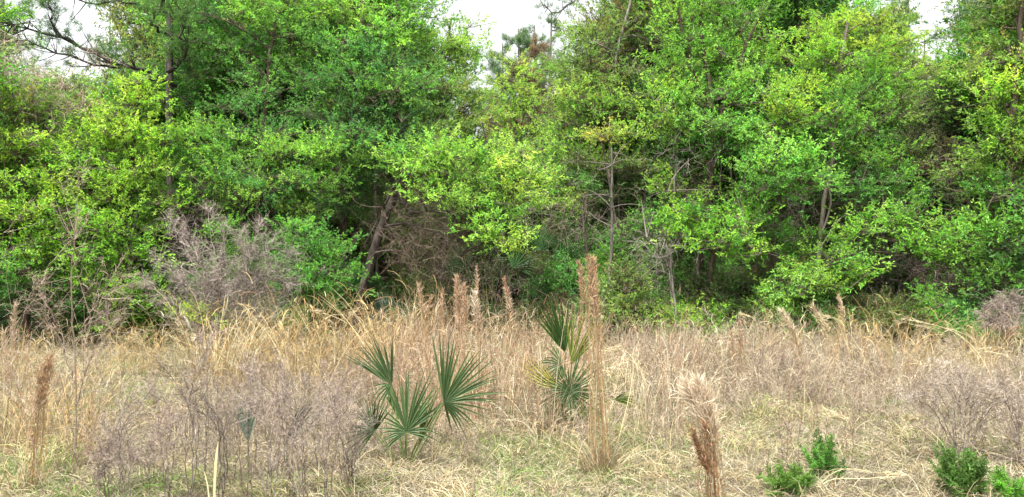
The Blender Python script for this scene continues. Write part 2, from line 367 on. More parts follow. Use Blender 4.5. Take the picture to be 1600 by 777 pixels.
tree('broadleaf_tree', 'large leafy tree with layered mid-green boughs above the dead grey bush', 'tree', G(395,15.6),
     [at(400,430,15.6), at(405,300,15.8), at(415,150,16), at(430,30,16)], .12,
     [pc(330,215,15.2,46,26,'bright'), pc(300,240,15,44,22,'green'), pc(365,165,15.6,36,24,'green'), pc(400,215,15.2,50,26,'green'), pc(445,240,15,60,26,'bright'),
      pc(510,240,15,55,24,'bright'), pc(560,215,15.2,50,24,'green'), pc(350,265,14.9,55,24,'bright'), pc(420,285,14.8,58,24,'green'), pc(490,290,14.8,50,22,'bright'),
      pc(380,310,14.7,40,18,'bright'), pc(330,300,14.8,30,18,'green'), pc(460,320,15,36,16,'bright',.8), pc(430,130,16.2,60,32,'green'), pc(370,80,16.4,55,34,'green'), pc(470,60,16.2,60,36,'green'),
      pc(440,10,16.2,60,32,'bright'), pc(330,30,16.6,60,36,'deep'), pc(500,130,16,48,30,'green'), pc(520,180,15.7,45,25,'green'), pc(300,60,16.3,34,26,'green'), pc(262,15,16.2,36,20,'green',.8), pc(305,115,16.2,30,20,'deep'), pc(385,20,16,50,26,'bright')], 'green', seed=3, leaf=.056)
tree('broadleaf_tree', 'tall tree with blue-green glossy leaves crowning over the leaning trunk', 'tree', G(520,17),
     [at(530,430,17), at(545,250,17.2), at(560,90,17.2), at(570,-20,17.2)], .13,
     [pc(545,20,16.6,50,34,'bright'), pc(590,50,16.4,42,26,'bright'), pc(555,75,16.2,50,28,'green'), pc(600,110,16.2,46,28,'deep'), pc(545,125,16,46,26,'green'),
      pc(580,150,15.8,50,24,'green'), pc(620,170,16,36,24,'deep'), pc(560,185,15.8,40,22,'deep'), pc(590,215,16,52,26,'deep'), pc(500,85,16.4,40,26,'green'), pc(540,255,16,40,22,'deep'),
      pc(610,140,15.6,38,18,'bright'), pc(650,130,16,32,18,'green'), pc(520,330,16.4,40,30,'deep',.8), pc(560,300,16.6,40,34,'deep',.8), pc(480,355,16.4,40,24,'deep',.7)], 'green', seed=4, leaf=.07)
tree('broadleaf_tree', 'airy pale-green tree topping out against the open white sky', 'tree', G(690,21),
     [at(690,420,21), at(700,300,21), at(690,150,21), at(705,30,21)], .11,
     [pc(715,50,21,32,32,'yellow',.8), pc(735,85,21,20,18,'bright',.7), pc(690,80,21,40,26,'bright',.8), pc(650,60,21,26,20,'bright',.6), pc(670,110,21,50,26,'mixed',.8), pc(720,115,21,34,22,'bright',.7), pc(700,150,20.6,52,26,'mixed'), pc(650,180,20.6,40,26,'mixed'),
      pc(750,160,21,24,20,'bright',.6), pc(720,190,20.6,36,22,'mixed'), pc(680,215,20.2,50,22,'mixed'), pc(735,210,21,26,18,'mixed',.7), pc(645,230,19.8,40,22,'bright')], 'mixed', seed=5, bark=BR_GREY)
# the leaning tree
lean_base = G(548,15.2)
tree('leaning_tree', 'tree with dark trunk leaning over a brown twig tangle under an arching yellow-green crown', 'tree', lean_base,
     [at(572,435,15.1), at(598,350,15), at(622,297,14.9), at(650,262,14.8)], .11,
     [pc(640,262,14.6,42,20,'bright'), pc(690,240,14.6,50,18,'bright'), pc(740,250,14.5,50,18,'bright'), pc(790,262,14.4,40,16,'yellow',.9), pc(660,290,14.4,34,16,'bright',.8),
      pc(715,272,14.3,48,16,'bright',.9), pc(770,290,14.2,48,14,'bright',.9), pc(815,305,14.2,30,15,'yellow',.9), pc(835,280,14.6,20,12,'yellow',.6), pc(740,318,14.2,36,8,'bright',.5), pc(785,330,14,32,10,'bright',.6),
      pc(700,312,14,30,10,'bright',.8), pc(755,362,13.9,26,9,'bright',.7), pc(788,380,13.8,20,8,'yellow',.8), pc(800,240,15,30,12,'yellow',.6), pc(625,235,14.9,30,14,'green')],
     'bright', seed=6, r1=.06, bark=arr(.055,.043,.037),
     extra_stems=[(.04,[at(622,297,14.9),at(640,330,14.7),at(680,330,14.4),at(740,345,14.2)]), (.03,[at(596,355,15),at(640,350,14.8),at(690,370,14.5),at(720,400,14.3)]),
                  (.045,[at(622,300,14.9),at(670,290,14.8),at(720,300,14.6),at(800,290,14.4)]), (.025,[at(585,395,15),at(620,392,14.8),at(655,410,14.6)])],
     twig_masses=[(at(680,340,14.8),arr(1.2,.9,.65),460,arr(.14,.105,.085),.6),(at(690,390,14.8),arr(.95,.8,.6),380,arr(.15,.11,.085),.55),(at(640,400,14.9),arr(.5,.6,.6),120,arr(.14,.10,.07),.5)])
tree('broadleaf_tree', 'small yellow-green tree standing back in the gap under the white sky', 'tree', G(812,24),
     [at(812,400,24), at(808,250,24), at(800,110,24)], .09,
     [pc(805,105,24,28,18,'yellow',.9), pc(795,140,23.6,36,18,'yellow',.9), pc(820,170,23.6,34,18,'yellow',.9), pc(780,185,23.4,30,14,'yellow',.7), pc(835,205,23.4,26,14,'yellow',.8), pc(770,215,23,28,14,'bright',.6)], 'yellow', seed=7, bark=BR_GREY, leaf=.075)
tree('broadleaf_tree', 'tall fine-leaved olive-green tree just beside the sky gap', 'tree', G(955,18.5),
     [at(957,420,18.5), at(955,250,18.5), at(960,110,18.6), at(985,0,18.6)], .095,
     [pc(905,110,18.6,44,26,'mixed',.8), pc(950,70,18.8,44,28,'mixed',.8), pc(1000,30,18.8,44,30,'mixed'), pc(1030,65,18.8,34,28,'dull'), pc(965,130,18.4,48,26,'mixed',.85), pc(890,150,18.3,40,22,'yellow',.8),
      pc(925,170,18,50,24,'bright',.9), pc(870,190,18.2,36,20,'yellow',.9), pc(985,175,18,42,24,'mixed'), pc(880,230,17.9,44,20,'bright',.8), pc(930,250,17.8,48,18,'mixed'), pc(860,265,17.9,30,14,'bright',.8),
      pc(895,285,17.7,44,18,'green',.9), pc(950,215,17.2,36,14,'yellow'), pc(985,205,17.3,26,10,'yellow',.8), pc(985,265,17.2,44,18,'dull'), pc(870,320,17.6,30,14,'yellow',.6), pc(940,310,17.8,40,20,'dull',.7), pc(905,50,19,26,18,'mixed',.6)], 'mixed', seed=8, bark=BR_GREY, leaf=.055)
tree('broadleaf_tree', 'tall bright green tree with a thin dark forked trunk showing through its crown', 'tree', G(1095,15.8),
     [at(1092,420,15.8), at(1110,280,15.8), at(1112,150,15.8), at(1095,40,15.8), at(1100,-30,15.8)], .085,
     [pc(1060,25,15.8,40,28,'bright'), pc(1110,15,15.8,40,22,'bright'), pc(1040,105,15.6,40,22,'bright'), pc(1075,70,15.6,36,20,'bright',.85), pc(1020,150,15.4,36,20,'yellow'), pc(1060,150,15.3,44,22,'bright'), pc(1150,90,15.8,50,26,'bright',.85),
      pc(1180,130,15.6,44,24,'bright',.9), pc(1130,155,15.4,44,22,'bright',.9), pc(1195,155,15.1,38,16,'yellow'), pc(1090,195,15.2,48,20,'green'), pc(1150,195,15.1,46,18,'green'), pc(1025,190,15.1,36,16,'yellow'),
      pc(1185,195,15,30,12,'bright'), pc(1150,40,16,40,24,'mixed',.7), pc(1200,60,16.2,30,22,'bright',.7), pc(1130,230,15.3,40,16,'green',.8)], 'bright', seed=9, leaf=.07,
     extra_stems=[(.05,[at(1110,240,15.8),at(1145,120,15.9),at(1190,20,15.9)]),(.04,[at(1108,160,15.8),at(1075,90,15.8),at(1060,10,15.8)])])
tree('broadleaf_tree', 'broad spring-green rounded tree with a pale forked trunk showing below', 'tree', G(1278,15.6),
     [at(1280,370,15.6), at(1300,250,15.7), at(1310,130,15.8), at(1325,30,15.8)], .055,
     [pc(1290,45,15.9,44,28,'yellow',.85), pc(1350,40,15.9,50,28,'yellow',.8), pc(1395,75,15.8,42,26,'yellow',.8), pc(1255,90,15.8,40,28,'bright',.85), pc(1320,95,15.6,56,30,'bright'), pc(1385,125,15.5,46,28,'bright',.9), pc(1430,105,16,36,22,'mixed',.7),
      pc(1275,145,15.3,46,26,'bright'), pc(1335,160,15.2,52,26,'green'), pc(1400,170,15.3,42,24,'mixed'), pc(1290,185,15,40,18,'green'), pc(1350,205,15,46,18,'green'), pc(1240,180,15,36,18,'yellow',.8), pc(1365,240,14.9,40,12,'green',.8)], 'bright', seed=10, leaf=.053, bark=arr(.17,.14,.115), lr=.015,
     extra_stems=[(.025,[at(1282,370,15.5),at(1298,320,15.4),at(1296,270,15.4),at(1330,200,15.4)]),(.022,[at(1284,385,15.4),at(1310,345,15.2),at(1335,330,15.1)])])
tree('broadleaf_tree', 'tree with a bright cushion of leaves standing proud of the darker wood', 'tree', G(1205,15.2),
     [at(1205,420,15.2), at(1215,320,15.1), at(1225,240,14.9)], .06,
     [pc(1225,228,14.4,36,14,'bright',1.1), pc(1255,250,14.3,36,14,'bright',1.1), pc(1200,258,14.3,40,14,'bright',1.1), pc(1240,280,14.2,44,12,'bright',1.1), pc(1190,290,14.3,34,10,'bright')], 'bright', seed=11)
tree('broadleaf_tree', 'low tree with bright overlapping leaf shelves beside the grey twig tangle', 'tree', G(1112,15),
     [at(1110,430,15), at(1120,380,14.9), at(1130,330,14.8)], .07,
     [pc(1110,335,14.4,40,12,'bright'), pc(1150,350,14.3,34,12,'bright'), pc(1085,365,14.3,34,11,'bright'), pc(1135,378,14.1,42,11,'bright'), pc(1180,388,14.1,32,10,'bright'), pc(1075,330,14.6,26,12,'green'), pc(1195,360,14.6,26,11,'green'), pc(1060,300,15,34,14,'mixed',.8), pc(1160,320,15,34,12,'green',.8)], 'bright', seed=12)
tree('broadleaf_tree', 'small arching tree with its bright crown bowed over a dark hollow', 'tree', G(1300,14.8),
     [at(1298,460,14.8), at(1315,400,14.8), at(1370,350,14.6), at(1430,345,14.4)], .06,
     [pc(1310,372,14.5,38,14,'bright'), pc(1350,358,14.3,36,12,'bright'), pc(1395,345,14.2,38,12,'bright',1.1), pc(1440,352,14,36,12,'bright',1.1), pc(1465,375,13.9,32,12,'bright',1.1), pc(1435,382,13.9,30,10,'bright'), pc(1472,400,13.8,18,9,'bright'), pc(1300,405,14.2,40,13,'bright'), pc(1290,440,14,30,12,'yellow'),
      pc(1320,430,14,26,12,'bright'), pc(1235,438,14,24,8,'bright'), pc(1270,452,13.9,36,8,'bright'), pc(1375,285,15,40,14,'green'), pc(1350,300,15,30,14,'green'), pc(1410,300,15.2,30,12,'green',.8)], 'bright', seed=13)
tree('broadleaf_tree', 'dull olive and russet tree standing between the rounded green tree and the shaded edge tree', 'tree', G(1465,17.5),
     [at(1470,400,17.5), at(1465,250,17.5), at(1470,120,17.5)], .09,
     [pc(1460,120,17.6,36,22,'mixed',.7), pc(1500,125,17.8,28,18,'mixed',.5), pc(1440,165,17.5,40,20,'dull',.9), pc(1490,190,17.3,48,22,'dull',.9), pc(1430,215,17.2,44,20,'dull'), pc(1480,240,17,46,20,'dull'), pc(1440,265,17,40,16,'dull'), pc(1410,240,17,36,16,'mixed'),
      pc(1500,280,16.8,40,18,'dull'), pc(1450,305,16.8,40,16,'dull',.8), pc(1530,240,17,40,20,'dull'), pc(1400,320,17,36,14,'dull',.8), pc(1520,320,16.6,34,16,'dull',.8)], 'dull', seed=14, leaf=.05,
     twig_masses=[(at(1480,170,17.4),arr(.9,.7,.7),120,BR_GREY,.6)])
tree('broadleaf_tree', 'tall shaded tree at the picture edge with sparse yellowish leaves up high', 'tree', G(1575,13.6),
     [at(1572,420,13.6), at(1580,250,13.7), at(1590,100,13.8), at(1600,-30,13.8)], .12,
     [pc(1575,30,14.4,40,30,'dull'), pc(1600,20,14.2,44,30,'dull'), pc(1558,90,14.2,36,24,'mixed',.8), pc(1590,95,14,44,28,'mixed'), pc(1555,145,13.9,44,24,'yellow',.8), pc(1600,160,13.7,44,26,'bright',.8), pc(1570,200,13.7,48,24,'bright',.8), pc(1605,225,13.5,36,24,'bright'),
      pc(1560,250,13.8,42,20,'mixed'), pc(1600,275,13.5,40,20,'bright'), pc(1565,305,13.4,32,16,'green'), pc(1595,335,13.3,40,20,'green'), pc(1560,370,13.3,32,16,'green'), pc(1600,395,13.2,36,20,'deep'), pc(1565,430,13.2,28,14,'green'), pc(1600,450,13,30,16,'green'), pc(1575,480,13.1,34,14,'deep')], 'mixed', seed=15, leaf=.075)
tree('shrub', 'dense glossy green shrub between the dead grey bush and the leaning trunk', 'shrub', G(488,13.6),
     [at(488,470,13.6), at(486,430,13.6), at(480,380,13.6)], .04,
     [pc(455,362,13.7,26,14,'green'), pc(490,385,13.5,34,16,'green',1.1), pc(520,400,13.5,26,16,'green'), pc(470,410,13.4,32,16,'green',1.1), pc(505,430,13.3,36,16,'green',1.1), pc(475,450,13.3,34,16,'green'), pc(520,455,13.3,24,14,'green'), pc(495,475,13.2,34,12,'deep'), pc(448,435,13.4,18,14,'green')], 'green', seed=16, leaf=.06, lr=.014)

# pines and other wood behind
pb = G(276,17.3)
pine('grey-barked pine with long crooked limbs reaching over the open sky corner', pb, at(272,-260,17.3), .13, 10, seed=1, bark=arr(.075,.062,.055),
     extra=[([at(275,135,16.8),at(235,112,16.3),at(185,100,15.8),at(130,75,15.6),at(60,50,15.4),at(0,28,15.2)], .048),
            ([at(140,80,15.6),at(90,55,15.4),at(80,20,15.2),at(75,-30,15)], .028),
            ([at(262,112,16.8),at(285,92,15.9),at(288,60,15.5),at(284,20,15.3)], .045),
            ([at(200,104,16),at(140,98,15.8),at(60,70,15.7),at(10,60,15.5)], .03),
            ([at(270,30,16.8),at(210,5,16.4),at(140,5,16),at(80,-10,16)], .03),
            ([at(272,60,16.8),at(240,40,16),at(250,10,15.6),at(262,-10,15.5)], .035)], needle=(.06,.13,.04))
for i,(px,top,d,lab) in enumerate([(596,-120,30,'distant pine with open crown rising behind the pale-green treetop'),
        (8,-80,22,'thin grey pine trunk at the far picture edge above the dead vines'),
        (862,20,38,'far pine with dark needle tufts closest to the open sky'), (945,-60,32,'pine with drooping needled limbs hanging into the sky gap'),
        (975,-120,30,'tall pine mostly hidden behind the olive-green tree'), (1235,-120,27,'pine showing dark needles behind the bright forked tree'),
        (1415,-100,28,'pine whose bare limb slants across the smaller sky gap')]):
    b = G(px,d)
    ex = []
    if px == 945: ex = [([at(930,-20,31),at(900,0,30),at(868,20,30),at(850,8,30)],.05), ([at(930,60,31),at(890,70,30),at(865,105,30)],.04)]
    if px == 1415: ex = [([at(1392,32,27),at(1410,10,27),at(1430,-20,27)],.06), ([at(1495,-20,27),at(1500,20,26.5),at(1488,45,26)],.04)]
    pine(lab, b, at(px,top,d), .15, 20, seed=10+i, needle=(.085,.15,.075), nl=.2, n_needles=30, extra=ex)
for i,(px,top,d,lab) in enumerate([(810,45,40,'tallest spire-topped small pine under the open sky'), (785,68,42,'shortest spire-topped small pine under the open sky'), (835,40,41,'spire-topped small pine nearest the brown dead tree')]):
    pine(lab, G(px,d), at(px,top,d), .13, 44, seed=30+i, spread=.34, needle=(.08,.145,.08), nl=.28, n_needles=30)
dead = pine('leafless brown dead pine standing in the sky gap', G(838,33), at(836,62,33), .14, 60, seed=41, spread=.3, needle=(.17,.12,.095), nl=.22, n_needles=26, name='dead_pine_tree', bark=arr(.17,.13,.11))
pine('second brown dead pine with bare limbs behind the small yellow-green tree', G(770,35), at(768,150,35), .12, 50, seed=42, spread=.32, needle=(.17,.125,.10), nl=.2, n_needles=20, name='dead_pine_tree', bark=arr(.17,.13,.11))

# thin bare stems in front of the wood
def sapling(label, base, pts, r, col, seed, spread=0.0, center=None, n=0, tcol=None):
    rng = np.random.default_rng(seed+300); o = thing('bare_sapling', label, 'tree', base)
    tk = MB(); p = smooth_path([base]+pts, 20); p[1:] += rng.normal(size=(19,3))*.012
    tubes(tk, p[None], np.linspace(r,r*.4,20)[None], col, 7); tk.build('trunk', BARK, o, base, smooth=True)
    tw = MB(); k = rng.integers(7,20,10); s0 = p[k]; d = nrm(rng.normal(size=(10,3))+arr(0,0,.4)); l = rng.uniform(.3,.9,(10,1))
    tubes(tw, bez(s0, s0+d*l*.5+rng.normal(size=(10,3))*.06, s0+d*l+arr(0,0,-.05), 6), np.linspace(.012,.003,6), col, 4)
    for c in (center or []): dead_twigs(tw, rng, c[0], c[1], c[2], tcol if tcol is not None else col, c[3], .006)
    tw.build('branches', TWIG, o, base); return o
sapling('straight thin grey bare trunk nearest the tall brown grass plume', G(957,15.2), [at(955,400,15.2),at(957,300,15.1),at(955,232,15)], .04, arr(.12,.105,.09), 1)
sapling('bare thin pale sapling with a grey twig crown like a broken umbrella', G(1052,15), [at(1048,400,15),at(1050,340,14.9),at(1057,262,14.8)], .04, arr(.14,.12,.10), 2, center=[(at(1070,250,14.8),arr(.75,.6,.35),60,.5)], tcol=arr(.16,.14,.12))
sapling('collapsed grey dead sapling with tangled silvery twigs hanging low', G(1062,14.2), [at(1050,440,14.2),at(1035,400,14),at(1010,370,13.9)], .028, arr(.16,.14,.12), 3, center=[(at(1025,400,13.9),arr(.45,.5,.45),80,.5)], tcol=arr(.19,.17,.145))
sapling('dark slender bare trunk deep in the gap beside the palmetto thicket', G(857,20), [at(856,380,20),at(858,330,20),at(850,250,20)], .085, arr(.06,.045,.04), 4)
sapling('slim grey bare trunk under the bright leaf shelves', G(1090,15.6), [at(1090,430,15.6),at(1092,390,15.6)], .05, arr(.17,.14,.12), 5)
sapling('crooked dark bare trunk behind the olive tree', G(915,17), [at(920,420,17),at(912,350,17),at(918,300,17)], .05, arr(.07,.055,.045), 6)
sapling('slanting brown bare trunk in the dark hollow beside the edge tree', G(1515,15.6), [at(1520,450,15.6),at(1528,380,15.6),at(1510,300,15.6)], .05, arr(.14,.10,.08), 7)
sapling('thin brown bare trunk between the layered tree and the pine', G(330,16), [at(328,430,16),at(322,350,16),at(318,270,16)], .055, arr(.10,.075,.06), 8)

# second and third rows: trees filling the wood behind
rng = np.random.default_rng(77)
def fill_tree(px, d, top_py, pal, seed, width=1.3, low=0.25, name='broadleaf_tree', label='', group='', ncl=12, dens=.75, leaf=.085, H=8.0):
    b = arr(0,0,0); t = arr(rng.uniform(-.3,.3),0,H)
    cl = []
    for i in range(ncl):
        f = low+(1-low)*((i+.6)/ncl); a = rng.uniform(0,2*math.pi); w = width*math.sin(math.pi*min(.93,max(.2,f*.85+.1)))*rng.uniform(.3,1)
        cl.append((arr(b[0]+math.cos(a)*w, b[1]+math.sin(a)*w, H*f), arr(.75,.7,.5)*rng.uniform(.75,1.25)*width/1.3, None, 1.0))
    tree(name, label, 'tree', b, [b*.6+t*.4+rng.normal(size=3)*.1, t], .02+.007*H, cl, pal, leaf, BR_DARK if seed%2 else arr(.09,.075,.062), group, seed, dens=dens, lr=.014)
MARKS = [(90,'the light green edge tree'),(260,'the peaked yellow-green bushy tree'),(440,'the dead grey bush'),(540,'the dense glossy shrub'),(640,'the leaning trunk'),(750,'the brown twig tangle'),(870,'the far saw palmettos'),(990,'the straight grey bare trunk'),
         (1090,'the collapsed silvery sapling'),(1180,'the bright leaf shelves'),(1260,'the proud bright leaf cushion'),(1350,'the pale forked trunk'),(1480,'the dark hollow'),(9999,'the shaded edge tree')]
HUES = {'dull':'russet-olive','green':'mid-green','deep':'dark green','mixed':'pale olive','bright':'bright green','yellow':'yellow-green'}
def mark(px): return next(m for x, m in MARKS if px < x)
row_protos = {}
def row_tree(key, px, d, top_py, pal, seed, width, ncl, dens, leaf, label, group):
    """first of a palette is built at 8 m, the others are copies of it"""
    b = G(px,d); H = at(px,top_py,d)[2]; rr = np.random.default_rng(seed)
    if (key,pal) not in row_protos:
        n0 = set(C.objects); fill_tree(800, 0.001, 0, pal, seed, width, .22, label=label, group=group, ncl=ncl, dens=dens, leaf=leaf, H=8.0)
        o = [x for x in C.objects if x not in n0 and x.parent is None][0]; row_protos[(key,pal)] = o; new = True
    else: o = copy_thing(row_protos[(key,pal)], (0,0,0), 0, 1, label, group); new = False
    o.location = [float(a) for a in b]; o.rotation_euler = (0,0,rr.uniform(0,6.28)); o.scale = (.6+.4*H/8,.6+.4*H/8,H/8)
row2 = [(-40,17,70,'green'),(50,18.5,135,'mixed'),(140,18,185,'green'),(262,18.5,130,'deep'),(350,19,-80,'green'),(450,19.5,-80,'deep'),(560,20,-90,'green'),(600,20,70,'mixed'),(735,24,250,'mixed'),
        (925,21,110,'mixed'),(875,23,260,'green'),(785,25,290,'dull'),(1010,20,-40,'dull'),(1075,19.5,-60,'deep'),(1175,19,-60,'green'),(1250,19,-40,'deep'),(1330,19,50,'mixed'),(1420,20,130,'dull'),(1490,19,165,'dull'),(1625,17,-60,'deep'),(1660,16,-60,'green'),(1700,14,-80,'mixed'),(-90,14.5,0,'green')]
for i,(px,d,tp,pal) in enumerate(row2):
    row_tree(2, px, d, tp, pal, 200+i, 1.7, 24, .62, .085, HUES[pal]+' tree of the second row half hidden behind '+mark(px), 'second row of trees in the wood')
row3 = [(-60,24,160),(30,26,185),(110,25,190),(210,24,170),(300,25,-40),(390,26,-60),(480,25,-60),(560,27,-40),(625,27,200),(700,29,235),(745,31,240),(795,31,255),(850,30,245),(935,27,150),(755,26,290),(850,25,290),(1000,26,20),(1080,25,-40),(1160,26,-40),(1240,25,-40),(1320,26,80),(1400,26,170),(1475,27,190),(1560,25,160),(1620,24,-20),(1700,22,-60)]
for i,(px,d,tp) in enumerate(row3):
    row_tree(3, px, d, tp, ['mixed','dull','deep','green'][i%4], 300+i, 2.3, 26, .8, .10, 'shaded '+HUES[['mixed','dull','deep','green'][i%4]]+' tree deep in the wood glimpsed past '+mark(px), 'trees deep in the wood')

# shrubs at the foot of the wood
def shrub(label, px, py_top, d, wpx, pal, seed, n=7, leaf=.055, group=None, name='shrub', dens=.8, twigs=30):
    r = np.random.default_rng(seed+500); b = G(px,d); t = at(px,py_top,d); H = max(.5,t[2]); w = wpx/F*d/2
    cl = [(arr(b[0]+r.uniform(-.75,.75)*w, b[1]+r.uniform(-.4,.4)*w, H*r.uniform(.3,.85)), arr(w*.45,w*.4,H*.2)*r.uniform(.8,1.2), None, 1.0) for _ in range(n)]
    return tree(name, label, 'shrub', b, [arr(b[0],b[1],H*.4), arr(b[0]+.05,b[1],H*.75)], .025, cl, pal, leaf, BR_GREY, group, seed, r1=.01, dens=dens, lr=.012, twig_masses=[(arr(b[0],b[1],H*.45), arr(w,w*.6,H*.45), twigs, arr(.15,.115,.09), .5)])
under = [(60,470,14.6,130,'deep'),(150,480,15,110,'green'),(260,400,15,110,'deep'),(330,380,15,100,'green'),(420,350,15.3,110,'mixed'),(545,450,16.6,70,'dull'),(625,430,17,80,'mixed'),(655,445,16.6,90,'dull'),(700,450,17,90,'dull'),
         (885,400,16.6,80,'deep'),(930,410,16,90,'green'),(985,420,15.6,90,'mixed'),(1020,320,16,90,'green'),(975,350,16.2,90,'green'),(1060,440,15.4,90,'green'),(1130,420,15.2,100,'dull'),(1190,425,15,100,'green'),(1225,460,14.4,80,'bright'),
         (1330,470,14.4,110,'dull'),(1400,465,14.2,130,'dull'),(1455,480,14,90,'deep'),(1540,420,14.4,90,'dull'),(1590,500,12.8,90,'green'),(800,485,17,80,'dull'),(1150,470,14.6,90,'dull'),(1085,480,14.4,70,'bright'),(1000,455,14.8,90,'dull'),(950,465,15,80,'green'),(905,455,15.6,80,'dull'),(1210,400,16,120,'dull'),(1110,400,16.4,120,'green'),
         (1300,480,14.2,80,'green'),(1370,490,13.8,90,'dull'),(1440,495,13.6,90,'dull'),(1500,500,13.4,90,'green'),(20,400,15.4,120,'green'),(100,400,15.6,120,'green'),(200,470,14.6,110,'green'),(280,470,14.8,90,'green'),(640,490,14.8,70,'dull'),
         (540,420,16.4,110,'deep'),(480,420,16,110,'deep'),(400,460,14.6,120,'mixed'),(690,485,16,90,'dull'),(1320,340,17.5,130,'deep'),(1560,360,16,110,'deep'),(1260,360,17,110,'green'),(1090,330,17.5,120,'deep'),(960,330,18,120,'green'),(900,340,19,110,'dull')]
labs = {(1225,460):'small bright shrub poking from the grass below the arching tree foot', (1590,500):'green shrub at the picture edge beside the pinkish dead brush', (1400,465):'wide low russet-leaved shrub in front of the dark hollow',
        (1330,470):'russet and olive low shrub beside the arching tree foot', (1085,480):'little bright shrub at the grass line under the leaf shelves', (60,470):'dark low shrub at the foot of the light green edge tree'}
for i,(px,tp,d,w,pal) in enumerate(under):
    l = labs.get((px,tp))
    shrub(l or ('tall ' if tp < 410 else 'low ' if tp > 460 else '')+('broad ' if w > 100 else '')+HUES[pal]+' tangled shrub in shade '+('behind ' if d > 15.2 else 'in front of ' if d < 14.3 else 'beside ')+mark(px), px, tp, d, w*1.25, pal, 400+i, n=10, dens=1.0, group=None if l else 'understory shrubs along the wood edge')
shrub('bright green leafy sprig standing before the dark hollow', 1470, 452, 13.6, 50, 'bright', 460, n=5, twigs=4)
shrub('grey-green pale-leaved sprig beside the straight bare trunk', 975, 420, 14.6, 60, 'mixed', 461, n=4, twigs=4, leaf=.075)

# far wood and the brush between the trunks
def far_wood():
    r = np.random.default_rng(5); mb = MB(); n = 15000
    x = r.uniform(-42,42,n); y = r.uniform(25,44,n)
    px = 800+x/y*F; top = np.interp(px, [-300,60,170,300,600,690,760,900,1000,1380,1440,1540,1600,1900],[140,150,150,60,60,240,270,260,60,60,190,190,60,60])
    zt = CH+(HOR-top)/F*y; z = r.random(n)**1.35*np.maximum(zt,1.5)
    P = np.stack([x,y,z],1); D0 = nrm(r.normal(size=(n,3)))
    B = np.repeat(P,8,0)+r.normal(size=(n*8,3))*.25; D = nrm(r.normal(size=(n*8,3)))
    c = np.repeat(leafcols(r,'green',n)*.5+leafcols(r,'dull',n)*.5,8,0)
    leaves(mb, B, D, r, L=.30, Wd=.18, col=c)
    o = mb.build('far_wood', LEAF); tag(o,'dense shaded woodland closing the view behind the trees','woodland',kind='stuff')
    m2 = MB(); k = 420; xx = r.uniform(-30,30,k); yy = r.uniform(17,36,k); b = np.stack([xx,yy,np.zeros(k)-.1],1); e = b+np.stack([r.normal(size=k)*.5,r.normal(size=k)*.5,r.uniform(3.5,7,k)],1)
    tubes(m2, bez(b,(b+e)/2+r.normal(size=(k,3))*.15,e,7), r.uniform(.015,.05,(k,1))*np.linspace(1,.5,7), arr(.10,.08,.065)*r.uniform(.6,1.5,(k,1)), 5)
    o = m2.build('woodland_stems', BARK); tag(o,'countless thin dark stems standing in the depth of the wood','woodland',kind='stuff')
far_wood()
def brush():
    r = np.random.default_rng(6); mb = MB()
    for px in range(-60,1680,40):
        d = r.uniform(15.6,19); z = r.uniform(.7,3.4); p = at(px,410,d); p[2] = z
        dead_twigs(mb, r, p, arr(.9,.9,1.0), 70, arr(.13,.10,.08), .75, .008)
    for px,py,d in [(1060,340,15.6),(1180,420,15.6),(1000,380,16),(1240,340,16),(1420,400,16),(1480,440,15.6),(1380,440,16),(1450,420,16),(300,340,16),(900,360,17),(820,320,19),(780,430,19),(700,420,17),(1330,300,16.4),(1100,480,15),(1000,470,15.2),(860,440,18)]:
        dead_twigs(mb, r, at(px,py,d), arr(.8,.6,.7), 120, arr(.15,.12,.10), .6, .008)
    o = mb.build('woodland_brush', TWIG); tag(o,'fine bare brown brush tangled between the trunks','brush',kind='stuff')
brush()

